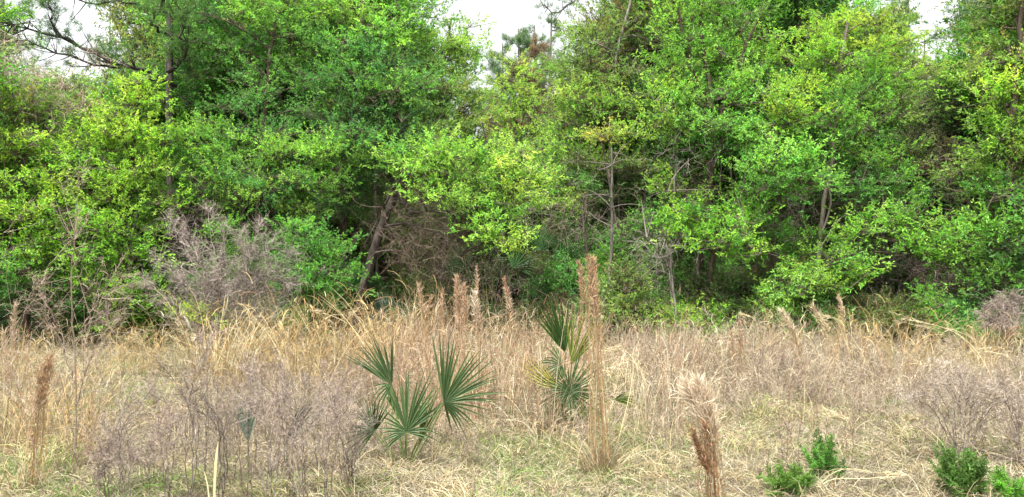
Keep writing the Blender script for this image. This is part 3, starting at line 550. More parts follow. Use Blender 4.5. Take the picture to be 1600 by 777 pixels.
# ------------------------------------------------------------------ palmettos
def fan(parent, base, hub, ang0, ang1, length, n, yaw, tilt, col, rng, seg_objs=True, wid=.0185, pet_r=.006, droop=.12, pet_col=(.12,.17,.05), lens=None, mid=None, tipcol=None, org=None):
    """one fan leaf: frond (petiole and leaf base) with its segments. angles in degrees in the plane of the fan"""
    e1 = arr(math.cos(yaw), math.sin(yaw), 0); e2 = nrm(arr(-math.sin(yaw)*math.sin(tilt), math.cos(yaw)*math.sin(tilt), math.cos(tilt))); nr = np.cross(e1, e2)
    mb = MB(); m_ = (base+hub)/2+arr(0,0,.06) if mid is None else mid
    tubes(mb, bez(base[None], m_[None], hub[None], 9), np.linspace(pet_r*1.3, pet_r*.8, 9), pet_col, 6)
    fr = mb
    segs = []
    for i in range(n):
        f = (i+.5)/n; a = math.radians(ang0+(ang1-ang0)*f+rng.uniform(-3.5,3.5)); L = length*(1-.22*abs(2*f-1)**2)*rng.uniform(.88,1.08)
        if lens: L = length*np.interp(f,[0,.5,1],lens)*rng.uniform(.9,1.08)
        t = np.linspace(0,1,7)[:,None]; d = math.cos(a)*e1+math.sin(a)*e2
        P = hub+d*L*t+nr*rng.uniform(-.02,.03)*L*t+arr(0,0,-1)*droop*L*t**3*rng.uniform(.3,1.8)*(1-.6*abs(d[2]))
        sd = nrm(np.cross(d, nr)); w = wid*np.array([.3,.85,1,.88,.62,.34,.04])*rng.uniform(.85,1.1); fold = .38
        lo, hi = P-sd*w[:,None]/2, P+sd*w[:,None]/2; md = P-nr*(w*fold)[:,None]
        V = np.stack([lo,md,hi],1).reshape(-1,3); b = np.arange(6)*3
        q = np.concatenate([np.stack([b,b+1,b+4,b+3],1), np.stack([b+1,b+2,b+5,b+4],1)])
        c = np.tile(np.asarray(col,float)*rng.uniform(.75,1.3), (21,1))
        if tipcol is None and rng.random() < .35: c = c*(1-t.repeat(3,0)**6)+arr(.26,.19,.10)*t.repeat(3,0)**6
        if tipcol is not None: c = c*(1-t.repeat(3,0)**2.5)+np.asarray(tipcol)*t.repeat(3,0)**2.5
        if seg_objs: s = MB(); s.add(V, q=q, c=c); segs.append(s)
        else: fr.add(V, q=q, c=c)
    o = fr.build('frond', PALM, parent, org if org is not None else base, smooth=False)
    for s in segs: s.build('leaf_segment', PALM, o, org if org is not None else base)
    return o
def palmetto_near():
    r = np.random.default_rng(11); d = 6.0; b = G(632,d)
    o = thing('palmetto', 'young green palmetto with four wide fans in the open dry grass', 'palmetto', b)
    g = (.068,.118,.044); g2 = (.082,.138,.054); ol = (.085,.105,.03); dd_ = (.034,.064,.02)
    P = lambda x,y,dd=d: at(x,y,dd)
    fan(o,b,P(694,629,5.85),-78,-2,.36,8,.1,-.3,g,r,org=b,lens=[.75,.8,1.25],wid=.017,droop=.3)
    fan(o,b,P(694,629,5.85),1,105,.56,21,.2,-.15,g2,r,org=b,lens=[.92,.9,1.05],mid=P(668,690,5.9))
    fan(o,b,P(612,602,6.1),84,148,.42,16,-.15,-.2,g,r,org=b,mid=P(622,670,6.05),lens=[.95,1.05,1.1])
    fan(o,b,P(635,675,5.9),30,118,.54,17,.1,-.1,g2,r,org=b,lens=[.7,1.05,.85],mid=P(636,705,5.9))
    fan(o,b,P(635,675,5.9),-20,26,.30,5,.1,-.1,g,r,org=b,wid=.016,droop=.3); fan(o,b,P(635,675,5.9),125,222,.32,9,.1,-.1,g2,r,org=b,lens=[1,.7,.9],wid=.017,droop=.4)
    fan(o,b,P(585,674,6.0),42,152,.36,16,-.7,-.15,dd_,r,org=b,mid=P(600,700,6),lens=[1,.8,1.05],pet_r=.0045)
    fan(o,b,P(585,674,6.0),158,240,.36,8,-.4,.2,dd_,r,org=b,wid=.016,droop=.3)
    fan(o,b,P(655,690,6.05),56,84,.50,8,.5,0,ol,r,org=b,wid=.018,pet_col=(.16,.13,.04)); fan(o,b,P(622,650,6.1),92,125,.26,7,0,.2,ol,r,org=b,wid=.017)
    fan(o,b,P(642,735,6.0),20,160,.32,12,.3,.5,(.24,.19,.12),r,org=b,wid=.014,droop=.9); fan(o,b,P(612,602,6.1),165,300,.22,8,-.1,.2,g,r,org=b,wid=.015,droop=.7)
    fan(o,b,P(668,660,6.0),95,175,.26,7,-.2,.2,dd_,r,org=b,wid=.016,droop=.4,pet_r=.0045)
    for x,y in ((580,700),(560,745),(700,690),(672,720)):
        q = MB(); ribbons(q, bez(b[None],at(x*.6+632*.4,y*.7+200,6)[None]*.5+b[None]*.5,at(x,y,5.9)[None],7), np.array([.012,.014,.014,.012,.009,.006,.002]), ol if x < 640 else g, side=nrm(arr(.3,-1,.8))[None]); q.build('fallen_blade', PALM, o, b)
palmetto_near()
def palmetto_far():
    r = np.random.default_rng(12); d = 7.4; b = G(884,d)
    o = thing('palmetto', 'palmetto with yellowed fans growing against the tall brown bluestem clump', 'palmetto', b); P = lambda x,y,dd=d: at(x,y,dd)
    fan(o,b,P(883,551),84,132,.66,17,.3,-.2,(.06,.125,.032),r,org=b,lens=[.8,1.0,1.1],wid=.022)
    fan(o,b,P(893,570,7.2),46,100,.54,13,.1,-.1,(.14,.18,.035),r,org=b,lens=[.85,1.1,.85])
    fan(o,b,P(890,612,7.1),-88,85,.38,22,.1,-.1,(.075,.125,.05),r,org=b,lens=[1.0,.95,1.1],wid=.018); fan(o,b,P(890,612,7.1),92,268,.34,18,.1,-.1,(.07,.115,.045),r,org=b,wid=.017,droop=.3)
    fan(o,b,P(874,608,7.1),128,176,.42,13,-.3,.1,(.19,.19,.03),r,org=b,tipcol=(.34,.27,.06),droop=-.1)
    fan(o,b,P(961,624,6.9),-30,30,.20,10,.2,.2,(.07,.10,.025),r,org=b,tipcol=(.2,.19,.05),mid=P(925,625,7.0)); fan(o,b,P(905,640,7.1),-60,20,.30,8,.2,.2,(.10,.14,.03),r,org=b,wid=.016,droop=.5)
    fan(o,b,P(878,570,7.2),95,290,.36,14,.0,.1,(.06,.11,.035),r,org=b,wid=.015,droop=.9)
palmetto_far()
def palmetto_bush(label, px, py, d, sz, seed, nf=14, col=(.05,.115,.038), name='saw_palmetto', spread=1.0, h=.8):
    r = np.random.default_rng(seed+80); b = G(px,d); c = at(px,py,d); o = thing(name, label, 'palmetto', b)
    for i in range(nf):
        a = r.uniform(0,math.pi); hub = c+arr(math.cos(a)*.55*sz*spread, r.uniform(-.5,.3)*sz, math.sin(a)*.4*sz-.25*sz)
        ang = math.degrees(a)*.6+36
        fan(o,b,hub,ang-70,ang+70,sz*.62,22,r.uniform(-.6,.6),r.uniform(-.6,.2),arr(*col)*r.uniform(.7,1.35),r,seg_objs=False,wid=.035*sz,org=b,droop=.15)
palmetto_bush('dark green saw palmetto under the tip of the arching yellow-green bough', 765, 408, 17, .95, 1, 15)
palmetto_bush('dark green saw palmetto beside the dark slender trunk in the gap', 842, 402, 17.4, 1.0, 2, 15)
palmetto_bush('half-dead greyish saw palmetto drooping below the two green ones', 800, 440, 17, .8, 3, 7, (.10,.11,.06))
palmetto_bush('small blue-green palmetto in shade at the foot of the leaning trunk', 612, 490, 13.6, .55, 4, 6, (.03,.075,.05), spread=.6)
def seedling(label, px, py, d, a0, a1, L, col, seed, n=9):
    r = np.random.default_rng(seed+90); b = G(px,d); o = thing('palmetto_seedling', label, 'palmetto', b)
    fan(o,b,at(px,py,d),a0,a1,L,n,.2,0,col,r,org=b)
seedling('blue-green palmetto seedling veiled by grey dog fennel', 388, 690, 5.4, 76, 112, .34, (.08,.14,.10), 1)
seedling('dark narrow palmetto fan leaning among grey dog fennel', 448, 690, 5.6, 48, 72, .38, (.04,.06,.035), 2)

# ------------------------------------------------------------------ dry grasses
STRAW = [arr(.46,.37,.22), arr(.52,.44,.29), arr(.38,.28,.16), arr(.42,.32,.17), arr(.54,.47,.34)]
RUST = arr(.36,.20,.10)
def blades(mb, rng, base, dirs, ln, w, col, droop=.35, K=5):
    n = len(base); t = np.linspace(0,1,K)[None,:,None]
    ln = ln[:,None,None] if np.ndim(ln) else ln
    hd = dirs*arr(1,1,0); hn = nrm(hd+rng.normal(size=(n,3))*arr(.3,.3,0))
    P = base[:,None]+dirs[:,None]*ln*t+(hn[:,None]*.55-arr(0,0,.6))*ln*droop*t**2.4
    ribbons(mb, P, w, col, rng=rng)
def plume(mb, rng, p0, p1, n, wid, col, hair=.05, fluff=.4, hw=.0035):
    """dense feathery seed head between two points"""
    t = rng.random((n,1)); ax = p1-p0; u = nrm(ax); prof = np.sin(np.clip(t*1.0+.06,0,1)*math.pi)**.6
    B = p0+ax*t+rng.normal(size=(n,3))*wid*.28*prof; d = nrm(u+rng.normal(size=(n,3))*fluff); l = hair*rng.uniform(.6,1.4,(n,1))
    ribbons(mb, bez(B,B+d*l*.5,B+d*l+rng.normal(size=(n,3))*l*.2,3), np.array([1,.85,.3])*hw, (np.asarray(col)*rng.uniform(.65,1.3,(n,1)))*(1-(pk:=(rng.random((n,1))<.3)))+arr(.60,.48,.36)*rng.uniform(.8,1.1,(n,1))*pk, rng=rng)
def bluestem(label, base, heads, ncul, seed, culm=(.50,.31,.16), spread=.05, leaves_n=40, group=None):
    """heads: (start, tip, width, hairs, colour, hair length)"""
    r = np.random.default_rng(seed+600); o = thing('bluestem_grass', label, 'grass', base, group); s, pl, lf = MB(), MB(), MB()
    for (p0,p1,wd,n,col,hl) in heads:
        k = ncul; B = base+r.normal(size=(k,3))*arr(spread,spread,0); E = p0+(p1-p0)*r.uniform(0,.8,(k,1))+r.normal(size=(k,3))*wd*.3
        M = (B+E)/2+r.normal(size=(k,3))*arr(.055,.055,.02)+arr(0,0,.03)
        ribbons(s, bez(B,M,E,8), np.linspace(.0042,.0022,8), np.where(r.random((k,1))<.35, arr(.52,.43,.29), arr(*culm))*r.uniform(.6,1.3,(k,1)), rng=r)
        tubes(s, bez(B[:2],M[:2],E[:2],8), np.linspace(.0028,.0015,8), arr(*culm), 4)
        plume(pl, r, p0, p1, n, wd, col, hl, hw=.0035 if p0[1] < 8 else .0055)
        # sheaths and dry leaf blades along the culms
        kk = max(2,k//2); i = r.integers(0,k,kk); f = r.uniform(.15,.9,(kk,1)); S0 = B[i]*(1-f)**2+2*M[i]*f*(1-f)+E[i]*f*f
        blades(lf, r, S0, nrm((E[i]-B[i])+r.normal(size=(kk,3))*.25), r.uniform(.12,.3,kk), [.003,.0035,.003,.002,.001], STRAW[1]*r.uniform(.6,1.2,(kk,1)), .6)
    n = leaves_n; B = base+r.normal(size=(n,3))*arr(spread,spread,0); dr = nrm(arr(0,0,1)+r.normal(size=(n,3))*arr(.33,.33,.1))
    blades(lf, r, B, dr, r.uniform(.15,.55,n), [.006,.006,.005,.003,.001], np.array(STRAW)[r.integers(0,5,n)]*r.uniform(.6,1.1,(n,1)), .5)
    s.build('stalks', DRY, o, base); pl.build('plume', DRY, o, base); lf.build('leaves', DRY, o, base)
    return o
d = 5.85
def H(x0,y0,x1,y1,dd,wpx,n,col,hl):
    far = dd > 8
    return (at(x0,y0,dd), at(x1,y1,dd), wpx/F*dd*(1.05 if far else .9), int(n*(1.5 if far else 1)), tuple(c*(1.15 if far else 1) for c in col), hl)
TAN = (.60,.37,.22)
bluestem('tallest orange-brown bluestem clump with twin dense plumes beside the yellowed palmetto', G(942,d),
         [H(930,500,926,406,d,13,950,TAN,.045), H(927,470,919,404,d,8,420,(.50,.31,.19),.04), H(916,480,905,413,d,7,420,(.50,.32,.2),.04), H(936,540,932,470,d,8,130,(.46,.30,.18),.05), H(930,600,928,520,d,8,60,(.5,.36,.22),.05)], 9, 1, leaves_n=260, spread=.065)
mid = [(668,505,655,446,8.8,'slim pinkish plume first in the row before the palmetto thicket'), (668,505,672,466,8.7,None), (694,500,691,455,8.9,'thin brown plume second in the row before the palmetto thicket'),
       (720,500,714,434,8.5,'fluffy tan plume tallest of the middle row'), (728,520,726,446,8.5,None), (742,520,742,460,8.3,'pale cream plume leaning at the end of the middle row'), (738,525,736,475,8.3,None)]
bluestem('paired slim pinkish plumes first in the row before the palmetto thicket', G(672,8.8), [H(660,492,655,447,8.8,5,160,(.55,.36,.24),.05), H(664,500,673,466,8.8,4,120,(.5,.33,.2),.05)], 7, 2)
bluestem('single thin brown plume standing between the paired and the fluffy plumes', G(690,8.9), [H(689,500,692,455,8.9,4,140,(.45,.27,.16),.05)], 7, 3)
bluestem('fluffy tan double plume tallest in the middle of the field', G(722,8.5), [H(716,485,714,434,8.5,7,330,(.56,.38,.26),.06), H(728,505,724,447,8.5,7,280,(.56,.37,.25),.06), H(718,520,716,480,8.5,6,160,(.58,.42,.3),.06)], 8, 4)
bluestem('pale cream plume leaning beside the fluffy tan double plume', G(748,8.3), [H(746,505,741,461,8.3,6,260,(.68,.56,.44),.06), H(752,515,746,480,8.3,5,140,(.6,.46,.34),.05)], 8, 5)
bluestem('small reddish plume with pale fluff below the far saw palmettos', G(800,9.2), [H(795,465,787,436,9.2,4,120,(.42,.2,.13),.04), H(798,486,791,455,9.2,5,150,(.66,.5,.38),.06)], 6, 6)
bluestem('thin upright rusty plume standing behind the middle row', G(746,9.8), [H(746,462,745,418,9.8,3,120,(.44,.27,.17),.04)], 5, 7)
bluestem('leaning white-and-rust bluestem plume near the leafy green weeds', G(1122,4.75),
         [H(1112,680,1072,602,4.75,20,800,(.88,.72,.58),.085), H(1114,670,1090,598,4.75,15,700,(.92,.76,.62),.075), H(1118,690,1104,616,4.75,16,520,(.80,.62,.47),.07), H(1104,735,1083,676,4.7,10,520,(.34,.17,.085),.045), H(1114,745,1101,665,4.7,11,520,(.37,.20,.10),.045), H(1122,730,1108,650,4.72,8,200,(.46,.31,.19),.06)], 7, 8, culm=(.42,.22,.1), spread=.03)
bluestem('pale feathery plume leaning over the arching straw stalks', G(1262,9.4), [H(1245,525,1222,488,9.4,7,300,(.78,.66,.5),.07), H(1250,545,1232,505,9.4,5,150,(.62,.48,.32),.06)], 8, 9)
bluestem('tan drooping plume next along from the pale feathery one', G(1300,9.8), [H(1295,520,1270,480,9.8,6,200,(.6,.48,.32),.07), H(1320,505,1310,463,9.8,4,120,(.6,.47,.32),.06)], 8, 10)
bluestem('small brown double plume at the foot of the little bright shrub', G(1152,9.6), [H(1158,545,1155,505,9.6,5,160,(.42,.26,.18),.05), H(1146,565,1142,518,9.6,5,140,(.45,.27,.17),.05)], 6, 11)
bluestem('tall rust-tan bluestem at the picture edge with its plume tipping over', G(42,5.2), [H(62,640,78,560,5.2,16,420,(.50,.30,.17),.07), H(52,660,66,575,5.2,10,260,(.72,.56,.42),.07), H(58,600,70,572,5.2,8,150,(.55,.34,.2),.05)], 8, 12, culm=(.5,.30,.15))
bluestem('pinkish bluestem plume standing tallest at the picture edge', G(30,6.6), [H(18,560,24,478,6.6,10,320,(.58,.42,.32),.05), H(10,600,6,520,6.6,10,240,(.62,.46,.34),.06), H(38,600,46,540,6.6,7,150,(.55,.4,.28),.05)], 5, 13)

bluestem('pale twisted straw stalk forking above the thatch before the yellow-green bushy tree', G(205,7.2), [H(200,640,182,568,7.2,5,60,(.62,.54,.38),.05), H(206,650,216,575,7.2,4,50,(.62,.54,.38),.05)], 6, 14, culm=(.58,.49,.33))
bluestem('thin rust grass stalks just past the tall thin dead weed', G(142,6.4), [H(140,600,136,548,6.4,4,50,(.5,.36,.24),.05), H(146,620,150,570,6.4,4,50,(.5,.36,.24),.05)], 6, 15)
# broomsedge clumps: six built, the rest copied
def clump_proto(seed, h, n, spread, cols, droop=.3, w=.006):
    r = np.random.default_rng(seed+700); o = thing('broomsedge_clump','dry clump','grass',(0,0,0)); s, lf = MB(), MB()
    B = r.normal(size=(n,3))*arr(spread,spread,0); lean = r.normal(size=3)*arr(.08,.08,0)
    dr = nrm(arr(0,0,1)+lean+r.normal(size=(n,3))*arr(.13,.13,.02)+B*arr(1.1,1.1,0)); ln = h*r.uniform(.65,1.08,n)
    c = np.array(cols)[r.integers(0,len(cols),n)]*r.uniform(.55,1.4,(n,1))
    blades(s, r, B, dr, ln, np.array([1,.95,.85,.75,.6,.45,.2])*w, c, droop, 7)
    # leaves and spikelets off the stems
    k = n*3; i = r.integers(0,n,k); f = r.uniform(.2,.97,(k,1)); S0 = B[i]+dr[i]*ln[i][:,None]*f+nrm(dr[i]*arr(1,1,0)+1e-6)*.5*ln[i][:,None]*droop*f**2.4-arr(0,0,.6)*ln[i][:,None]*droop*f**2.4
    blades(lf, r, S0, nrm(dr[i]+r.normal(size=(k,3))*.4), r.uniform(.06,.2,k)*h, [w*.8,w*.8,w*.6,w*.2], c[i]*r.uniform(.8,1.3,(k,1)), .6, 4)
    k = n*3; B2 = r.normal(size=(k,3))*arr(spread*1.3,spread*1.3,0); dr2 = nrm(arr(0,0,.8)+r.normal(size=(k,3))*arr(.5,.5,.1))
    blades(lf, r, B2, dr2, r.uniform(.15,.45,k)*h, [w,w,w*.8,w*.3], np.array(cols)[r.integers(0,len(cols),k)]*r.uniform(.6,1.1,(k,1)), .7, 4)
    s.build('stalks', DRY, o); lf.build('leaves', DRY, o); return o
GOLD = [arr(.55,.41,.20), arr(.48,.34,.16), arr(.58,.48,.29), arr(.38,.23,.11)]
PALE = [arr(.53,.45,.31), arr(.47,.38,.24), arr(.58,.52,.39), arr(.38,.27,.17)]
REDD = [arr(.42,.26,.17), arr(.36,.22,.15), arr(.52,.36,.24), arr(.46,.38,.28)]
protos = {'gold':[clump_proto(1,1.15,34,.09,GOLD), clump_proto(2,1.0,30,.10,GOLD,.45)], 'pale':[clump_proto(3,1.0,28,.11,PALE,.4), clump_proto(4,.85,26,.12,PALE,.55)], 'red':[clump_proto(5,1.15,30,.10,REDD,.10,.006), clump_proto(6,1.0,26,.12,REDD,.14,.006)]}
used = set()
def place_clump(kind, x, y, sc, label, group, r):
    i = int(r.integers(0,2)); p = protos[kind][i]; loc = arr(x,y,float(ground_z(x,y))); rz = r.uniform(0,6.28)
    if (kind,i) not in used:
        used.add((kind,i)); p.location = [float(a) for a in loc]; p.rotation_euler = (0,0,rz); p.scale = (sc,sc,sc); p['label'] = label; p['group'] = group
    else: copy_thing(p, loc, rz, sc, label, group)
r = np.random.default_rng(21)
def stand(n, px0, px1, d0, d1, kinds, label, group, sc=(.75,1.1)):
    for i in range(n):
        px = px0+(px1-px0)*((i+r.random())/n); d = r.uniform(d0,d1)
        place_clump(kinds[int(r.integers(0,len(kinds)))], (px-800)/F*d, d, r.uniform(*sc), label, group, r)
stand(40,300,640,8.6,12.0,['gold','gold','pale'],'golden broomsedge clump in the stand below the dead grey bush','golden broomsedge stand below the dead grey bush',(.8,1.5))
stand(10,160,320,9.5,12.5,['pale','gold'],'sparse straw clump between the tall thin weed and the golden stand','sparse straw clumps before the yellow-green bushy trees',(.6,.95))
stand(9,-10,150,5.6,7.4,['red','gold'],'rust-tan straw clump close around the tall thin dead weed','rust-tan straw near the tall thin dead weed',(.6,.95))
stand(8,-10,150,7.5,12,['pale','gold'],'straw clump near the pink plumed bluestem at the picture edge','straw clumps at the dim picture edge',(.7,1.0))
stand(56,600,910,7.0,12.0,['red','red','pale'],'slender reddish straw clump between the two palmettos or close behind them','reddish straw stand between and behind the two palmettos',(.75,1.2))
stand(12,600,900,11.5,14.5,['pale','gold'],'pale straw clump near the far saw palmettos','pale straw stand before the far saw palmettos',(.7,1.0))
stand(22,900,1080,7,13.5,['pale','red'],'straw clump beyond the tall bluestem before the dark saplings','straw clumps beyond the tall bluestem',(.65,1.15))
stand(34,1080,1420,9,13.5,['pale','gold','pale','red'],'loose nodding straw clump in the open weedy field before the arching tree','nodding straw clumps before the arching tree',(.55,1.25))
stand(14,1400,1620,9,12.5,['pale','gold'],'arching straw clump near the fluffy white seedhead bush','arching straw clumps around the fluffy seedhead bush',(.6,1.0))
GRN = [arr(.22,.30,.08), arr(.34,.37,.13), arr(.16,.25,.06), arr(.50,.44,.25), arr(.44,.36,.2)]
protos['green'] = [clump_proto(7,.42,46,.07,GRN,.7,.0055), clump_proto(8,.36,40,.09,GRN,.9,.0055)]
protos['low'] = [clump_proto(9,.5,40,.08,PALE,.8,.005), clump_proto(10,.42,40,.1,PALE+GRN,.9,.005)]
for i,(px,dd,k,sc) in enumerate([(1180,7.6,'green',1.2),(1150,6.3,'green',1.0),(985,6.7,'green',1.1),(1010,8.2,'green',1.1),(1290,6.2,'green',.9),(800,8.6,'green',1.1),(690,8.3,'green',.9),(70,5.6,'green',1.2),(20,6.6,'green',1.1),(430,5.0,'green',1.1),(330,5.2,'green',1.0),(1400,7.2,'green',1.0),(1250,7.5,'low',1.1),(1080,6.8,'low',1.1),(1330,8.5,'low',1.1),(900,6.4,'low',1.2),(760,6.8,'low',1.0),(560,6.9,'low',1.2),(150,6.4,'low',1.2),(220,8,'low',1.1),(60,8.6,'low',1.1),(1440,6.4,'low',1.0),(1560,7.2,'low',1.1),(1120,9.2,'low',1.2),(950,9.5,'green',1.2),(850,6.9,'low',1.1),(1268,5.5,'low',.8),(1318,5.6,'low',.9),(1470,5.15,'low',.8),(1530,5.2,'low',.8),(1205,5.3,'low',.7)]):
    place_clump(k, (px-800)/F*dd, dd, sc, 'low green and straw tussock of grass in the open thatch' if k == 'green' else 'low drooping straw tussock in the open thatch', 'green tussocks in the thatch' if k == 'green' else 'straw tussocks in the thatch', r)
def nodder(label, pts, seed, col=(.66,.56,.36), w=.006, n=3, head=True):
    r = np.random.default_rng(seed+800); o = thing('arching_grass', label, 'grass', pts[0]); mb = MB(); hd = MB()
    for i in range(n):
        q = smooth_path([p+r.normal(size=3)*.025*(j>0) for j,p in enumerate(pts)], 14)
        ribbons(mb, q[None], np.linspace(w,w*.5,14), arr(*col)*r.uniform(.8,1.2), rng=r)
        if head: plume(hd, r, q[-4], q[-1], 50, .015, arr(*col)*1.05, .04, .3)
    mb.build('stalk', DRY, o, pts[0]); 
    if head: hd.build('seed_head', DRY, o, pts[0])
nods = [([(1340,640),(1330,560),(1312,505),(1285,492)],9,'straw stalk arching back over the pale feathery plume'), ([(1570,650),(1540,580),(1490,520),(1400,495)],7.5,'long straw stalk arching across the fluffy seedhead bush'),
        ([(1590,600),(1580,570),(1555,545),(1520,550)],8,'short hooked straw stalk near the pinkish dead brush'), ([(960,700),(990,600),(985,550),(945,545)],6.6,'pale hooked straw stalk curling beside the tall bluestem'),
        ([(1010,680),(1000,590),(975,560),(940,572)],6.9,'lower pale hooked straw stalk behind the tall bluestem'), ([(520,560),(525,520),(512,492),(490,488)],10,'straw stalk hooked over the golden stand'),
        ([(1430,760),(1400,700),(1340,660),(1290,640)],5.6,'bent straw stalk lying toward the open weedy field'), ([(1190,560),(1185,520),(1175,495),(1158,490)],11,'thin straw stalk hooking over by the small brown double plume'),
        ([(1260,770),(1300,745),(1350,735),(1420,750)],5.3,'straw blade fallen flat beside the rounded bright green weed'), ([(1480,770),(1470,700),(1440,660),(1415,650)],5.2,'straw stalk bowed before the feathery green weed'), ([(590,540),(590,500),(575,475),(545,490)],10.5,'thin straw stalk curling in front of the leaning trunk foot')]
for i,(p,dd,l) in enumerate(nods):
    P = [at(x,y,dd) for x,y in p]; P[0][2] = 0; nodder(l, P, i)
def reed():
    b = G(332,4.4); o = thing('dry_reed','pale yellow broad dry reed blade among the grey dog fennel','grass',b); mb = MB()
    p = smooth_path([b, at(336,740,4.5), at(341,690,4.55)], 8); ribbons(mb, p[None], np.array([.008,.009,.012,.015,.016,.014,.008,.001]), (.50,.42,.25), side=arr(1,0,0)[None])
    p = smooth_path([b, at(326,770,4.45), at(318,735,4.5)], 6); ribbons(mb, p[None], np.array([.008,.008,.008,.006,.004,.001]), (.6,.52,.32), side=arr(1,0,0)[None]); mb.build('blade', DRY, o, b)
reed()

# ------------------------------------------------------------------ dead dog fennel
def dog_fennel(label, base, stems, col, seed, nb=60, bl=.45, fine=26, name='dog_fennel', group=None, w=.0045, rise=.8, fl=.06, low=.15, stemr=.006, curl=.0, mat=None, cat='weed'):
    """stems: list of point lists. Branches rise from each stem and carry fine curled branchlets"""
    r = np.random.default_rng(seed+900); o = thing(name, label, cat, base, group); st, tw = MB(), MB(); col = arr(*col)
    for pts in stems:
        P = smooth_path(pts, 30); P[1:] += r.normal(size=(29,3))*.006; tubes(st, P[None], np.linspace(stemr, stemr*.3, 30)[None], col*.75, 4)
        f = low+(1-low)*r.random(nb); i = (f*28.9).astype(int); s0 = P[i]; ax = nrm(P[np.minimum(i+1,29)]-P[i])
        rad = r.normal(size=(nb,3)); rad = nrm(rad-ax*(rad*ax).sum(1,keepdims=True))
        L = bl*(1.15-f)[:,None]*r.uniform(.5,1.2,(nb,1))+.05
        d = nrm(ax*rise+rad); m_ = s0+d*L*.5; e = s0+d*L+ax*L*.35*rise
        Q = bez(s0,m_,e,6); c = col*r.uniform(.7,1.3,(nb,1)); ribbons(tw, Q, np.array([1,.9,.8,.65,.5,.3])*w, c, rng=r)
        n = nb*fine; j = r.integers(0,nb,n); k = r.uniform(.15,1,n)*4.99; k0 = k.astype(int); fr = (k-k0)[:,None]; B = Q[j,k0]*(1-fr)+Q[j,k0+1]*fr
        dd = nrm(nrm(Q[j,5]-Q[j,0])*.8+r.normal(size=(n,3))*.7+arr(0,0,curl)); l = fl*r.uniform(.5,1.6,(n,1))
        ribbons(tw, bez(B,B+dd*l*.6,B+dd*l+r.normal(size=(n,3))*l*.35-arr(0,0,.2)*l,3), np.array([.55,.45,.3])*w, c[j]*r.uniform(.8,1.35,(n,1)), rng=r)
    st.build('stems', TWIG, o, base); tw.build('branchlets', mat or TWIG, o, base); return o
MAUVE = (.215,.168,.14); GREYM = (.19,.157,.13)
# big dead bush before the wood
b = G(370,12.8); r = np.random.default_rng(31); st = []
tipsb = [(262,335),(285,350),(322,318),(348,345),(378,362),(408,345),(432,362),(452,395),(240,400),(226,440),(300,390),(340,390),(390,385),(425,410),(466,430),(250,470),(280,430),(330,430),(400,440),(440,460)]
for (x,y) in tipsb:
    e = at(x,y,12.8+r.uniform(-.5,.5)); m = arr(b[0]*.55+e[0]*.45, 12.8, e[2]*.55); st.append([b+r.normal(size=3)*arr(.12,.12,0), m, e])
dog_fennel('big wispy dead grey-brown bush with drooping feathery tips before the wood', b, st, (.235,.195,.17), 1, nb=48, bl=.62, fine=18, name='dead_bush', w=.0065, rise=.9, fl=.09, low=.3, stemr=.012, cat='bush')
# small green leaves growing through it
tree('shrub','thin leafy shrub growing up through the dead grey-brown bush','shrub',G(345,13.2),[at(345,460,13.2),at(350,400,13.2)],.02,[pc(340,360,13.4,26,14,'green',.4),pc(385,385,13.4,26,14,'green',.4),pc(415,430,13.2,30,12,'green',.4),pc(318,490,12.6,18,8,'yellow',.5)],'green',seed=61,leaf=.05,lr=.008)
# tall thin weed
d = 5.6
b = G(120,d)
dog_fennel('tall thin dead weed stalk reaching high before the light green tree', b, [[b,at(118,600,d),at(112,430,d),at(120,330,d),at(124,248,d)],[at(118,640,d),at(140,560,d),at(172,500,d)],[at(117,600,d),at(90,520,d),at(60,440,d)],[at(116,540,d),at(150,480,d),at(195,430,d)]], (.26,.20,.155), 2, nb=36, bl=.42, fine=15, fl=.045, low=.3, rise=1.1, stemr=.006, w=.0032)
b2 = G(0,6.4)
dog_fennel('thin slanting dead weed stalks leaning in from the picture edge', b2, [[b2,at(40,480,6.4),at(110,380,6.4)],[b2,at(-10,420,6.4),at(60,300,6.4)],[b2,at(30,560,6.4),at(95,470,6.4)]], (.30,.235,.18), 3, nb=14, bl=.45, fine=7, fl=.05, stemr=.004, rise=1.2, w=.003)
b3 = G(35,5.2)
dog_fennel('single bare brown weed stem bent across the rust-tan bluestem', b3, [[at(70,777,5),at(40,650,5.1),at(12,560,5.2),at(-20,480,5.2)]], (.22,.16,.13), 4, nb=8, bl=.2, fine=3, stemr=.004)
r = np.random.default_rng(33)
fs = [(165,777,4.7,690),(205,790,4.6,590),(262,770,4.9,600),(292,790,4.6,560),(315,760,5.2,480),(345,780,4.8,590),(385,770,4.9,560),(420,780,4.7,560),(455,770,5.0,545),(480,790,4.6,600),(510,770,4.9,575),(540,760,5.2,600),(240,760,5.2,640),(360,750,5.4,600),(430,750,5.5,570),(500,740,5.6,590),(185,760,5.1,660),(552,765,5.3,650)]
flabs = {315:'tallest grey dog fennel rising to a narrow point in the veil of dead weeds', 165:'first low grey-mauve dog fennel beside the tall thin weed', 552:'wispy dog fennel trailing against the four-fanned palmetto'}
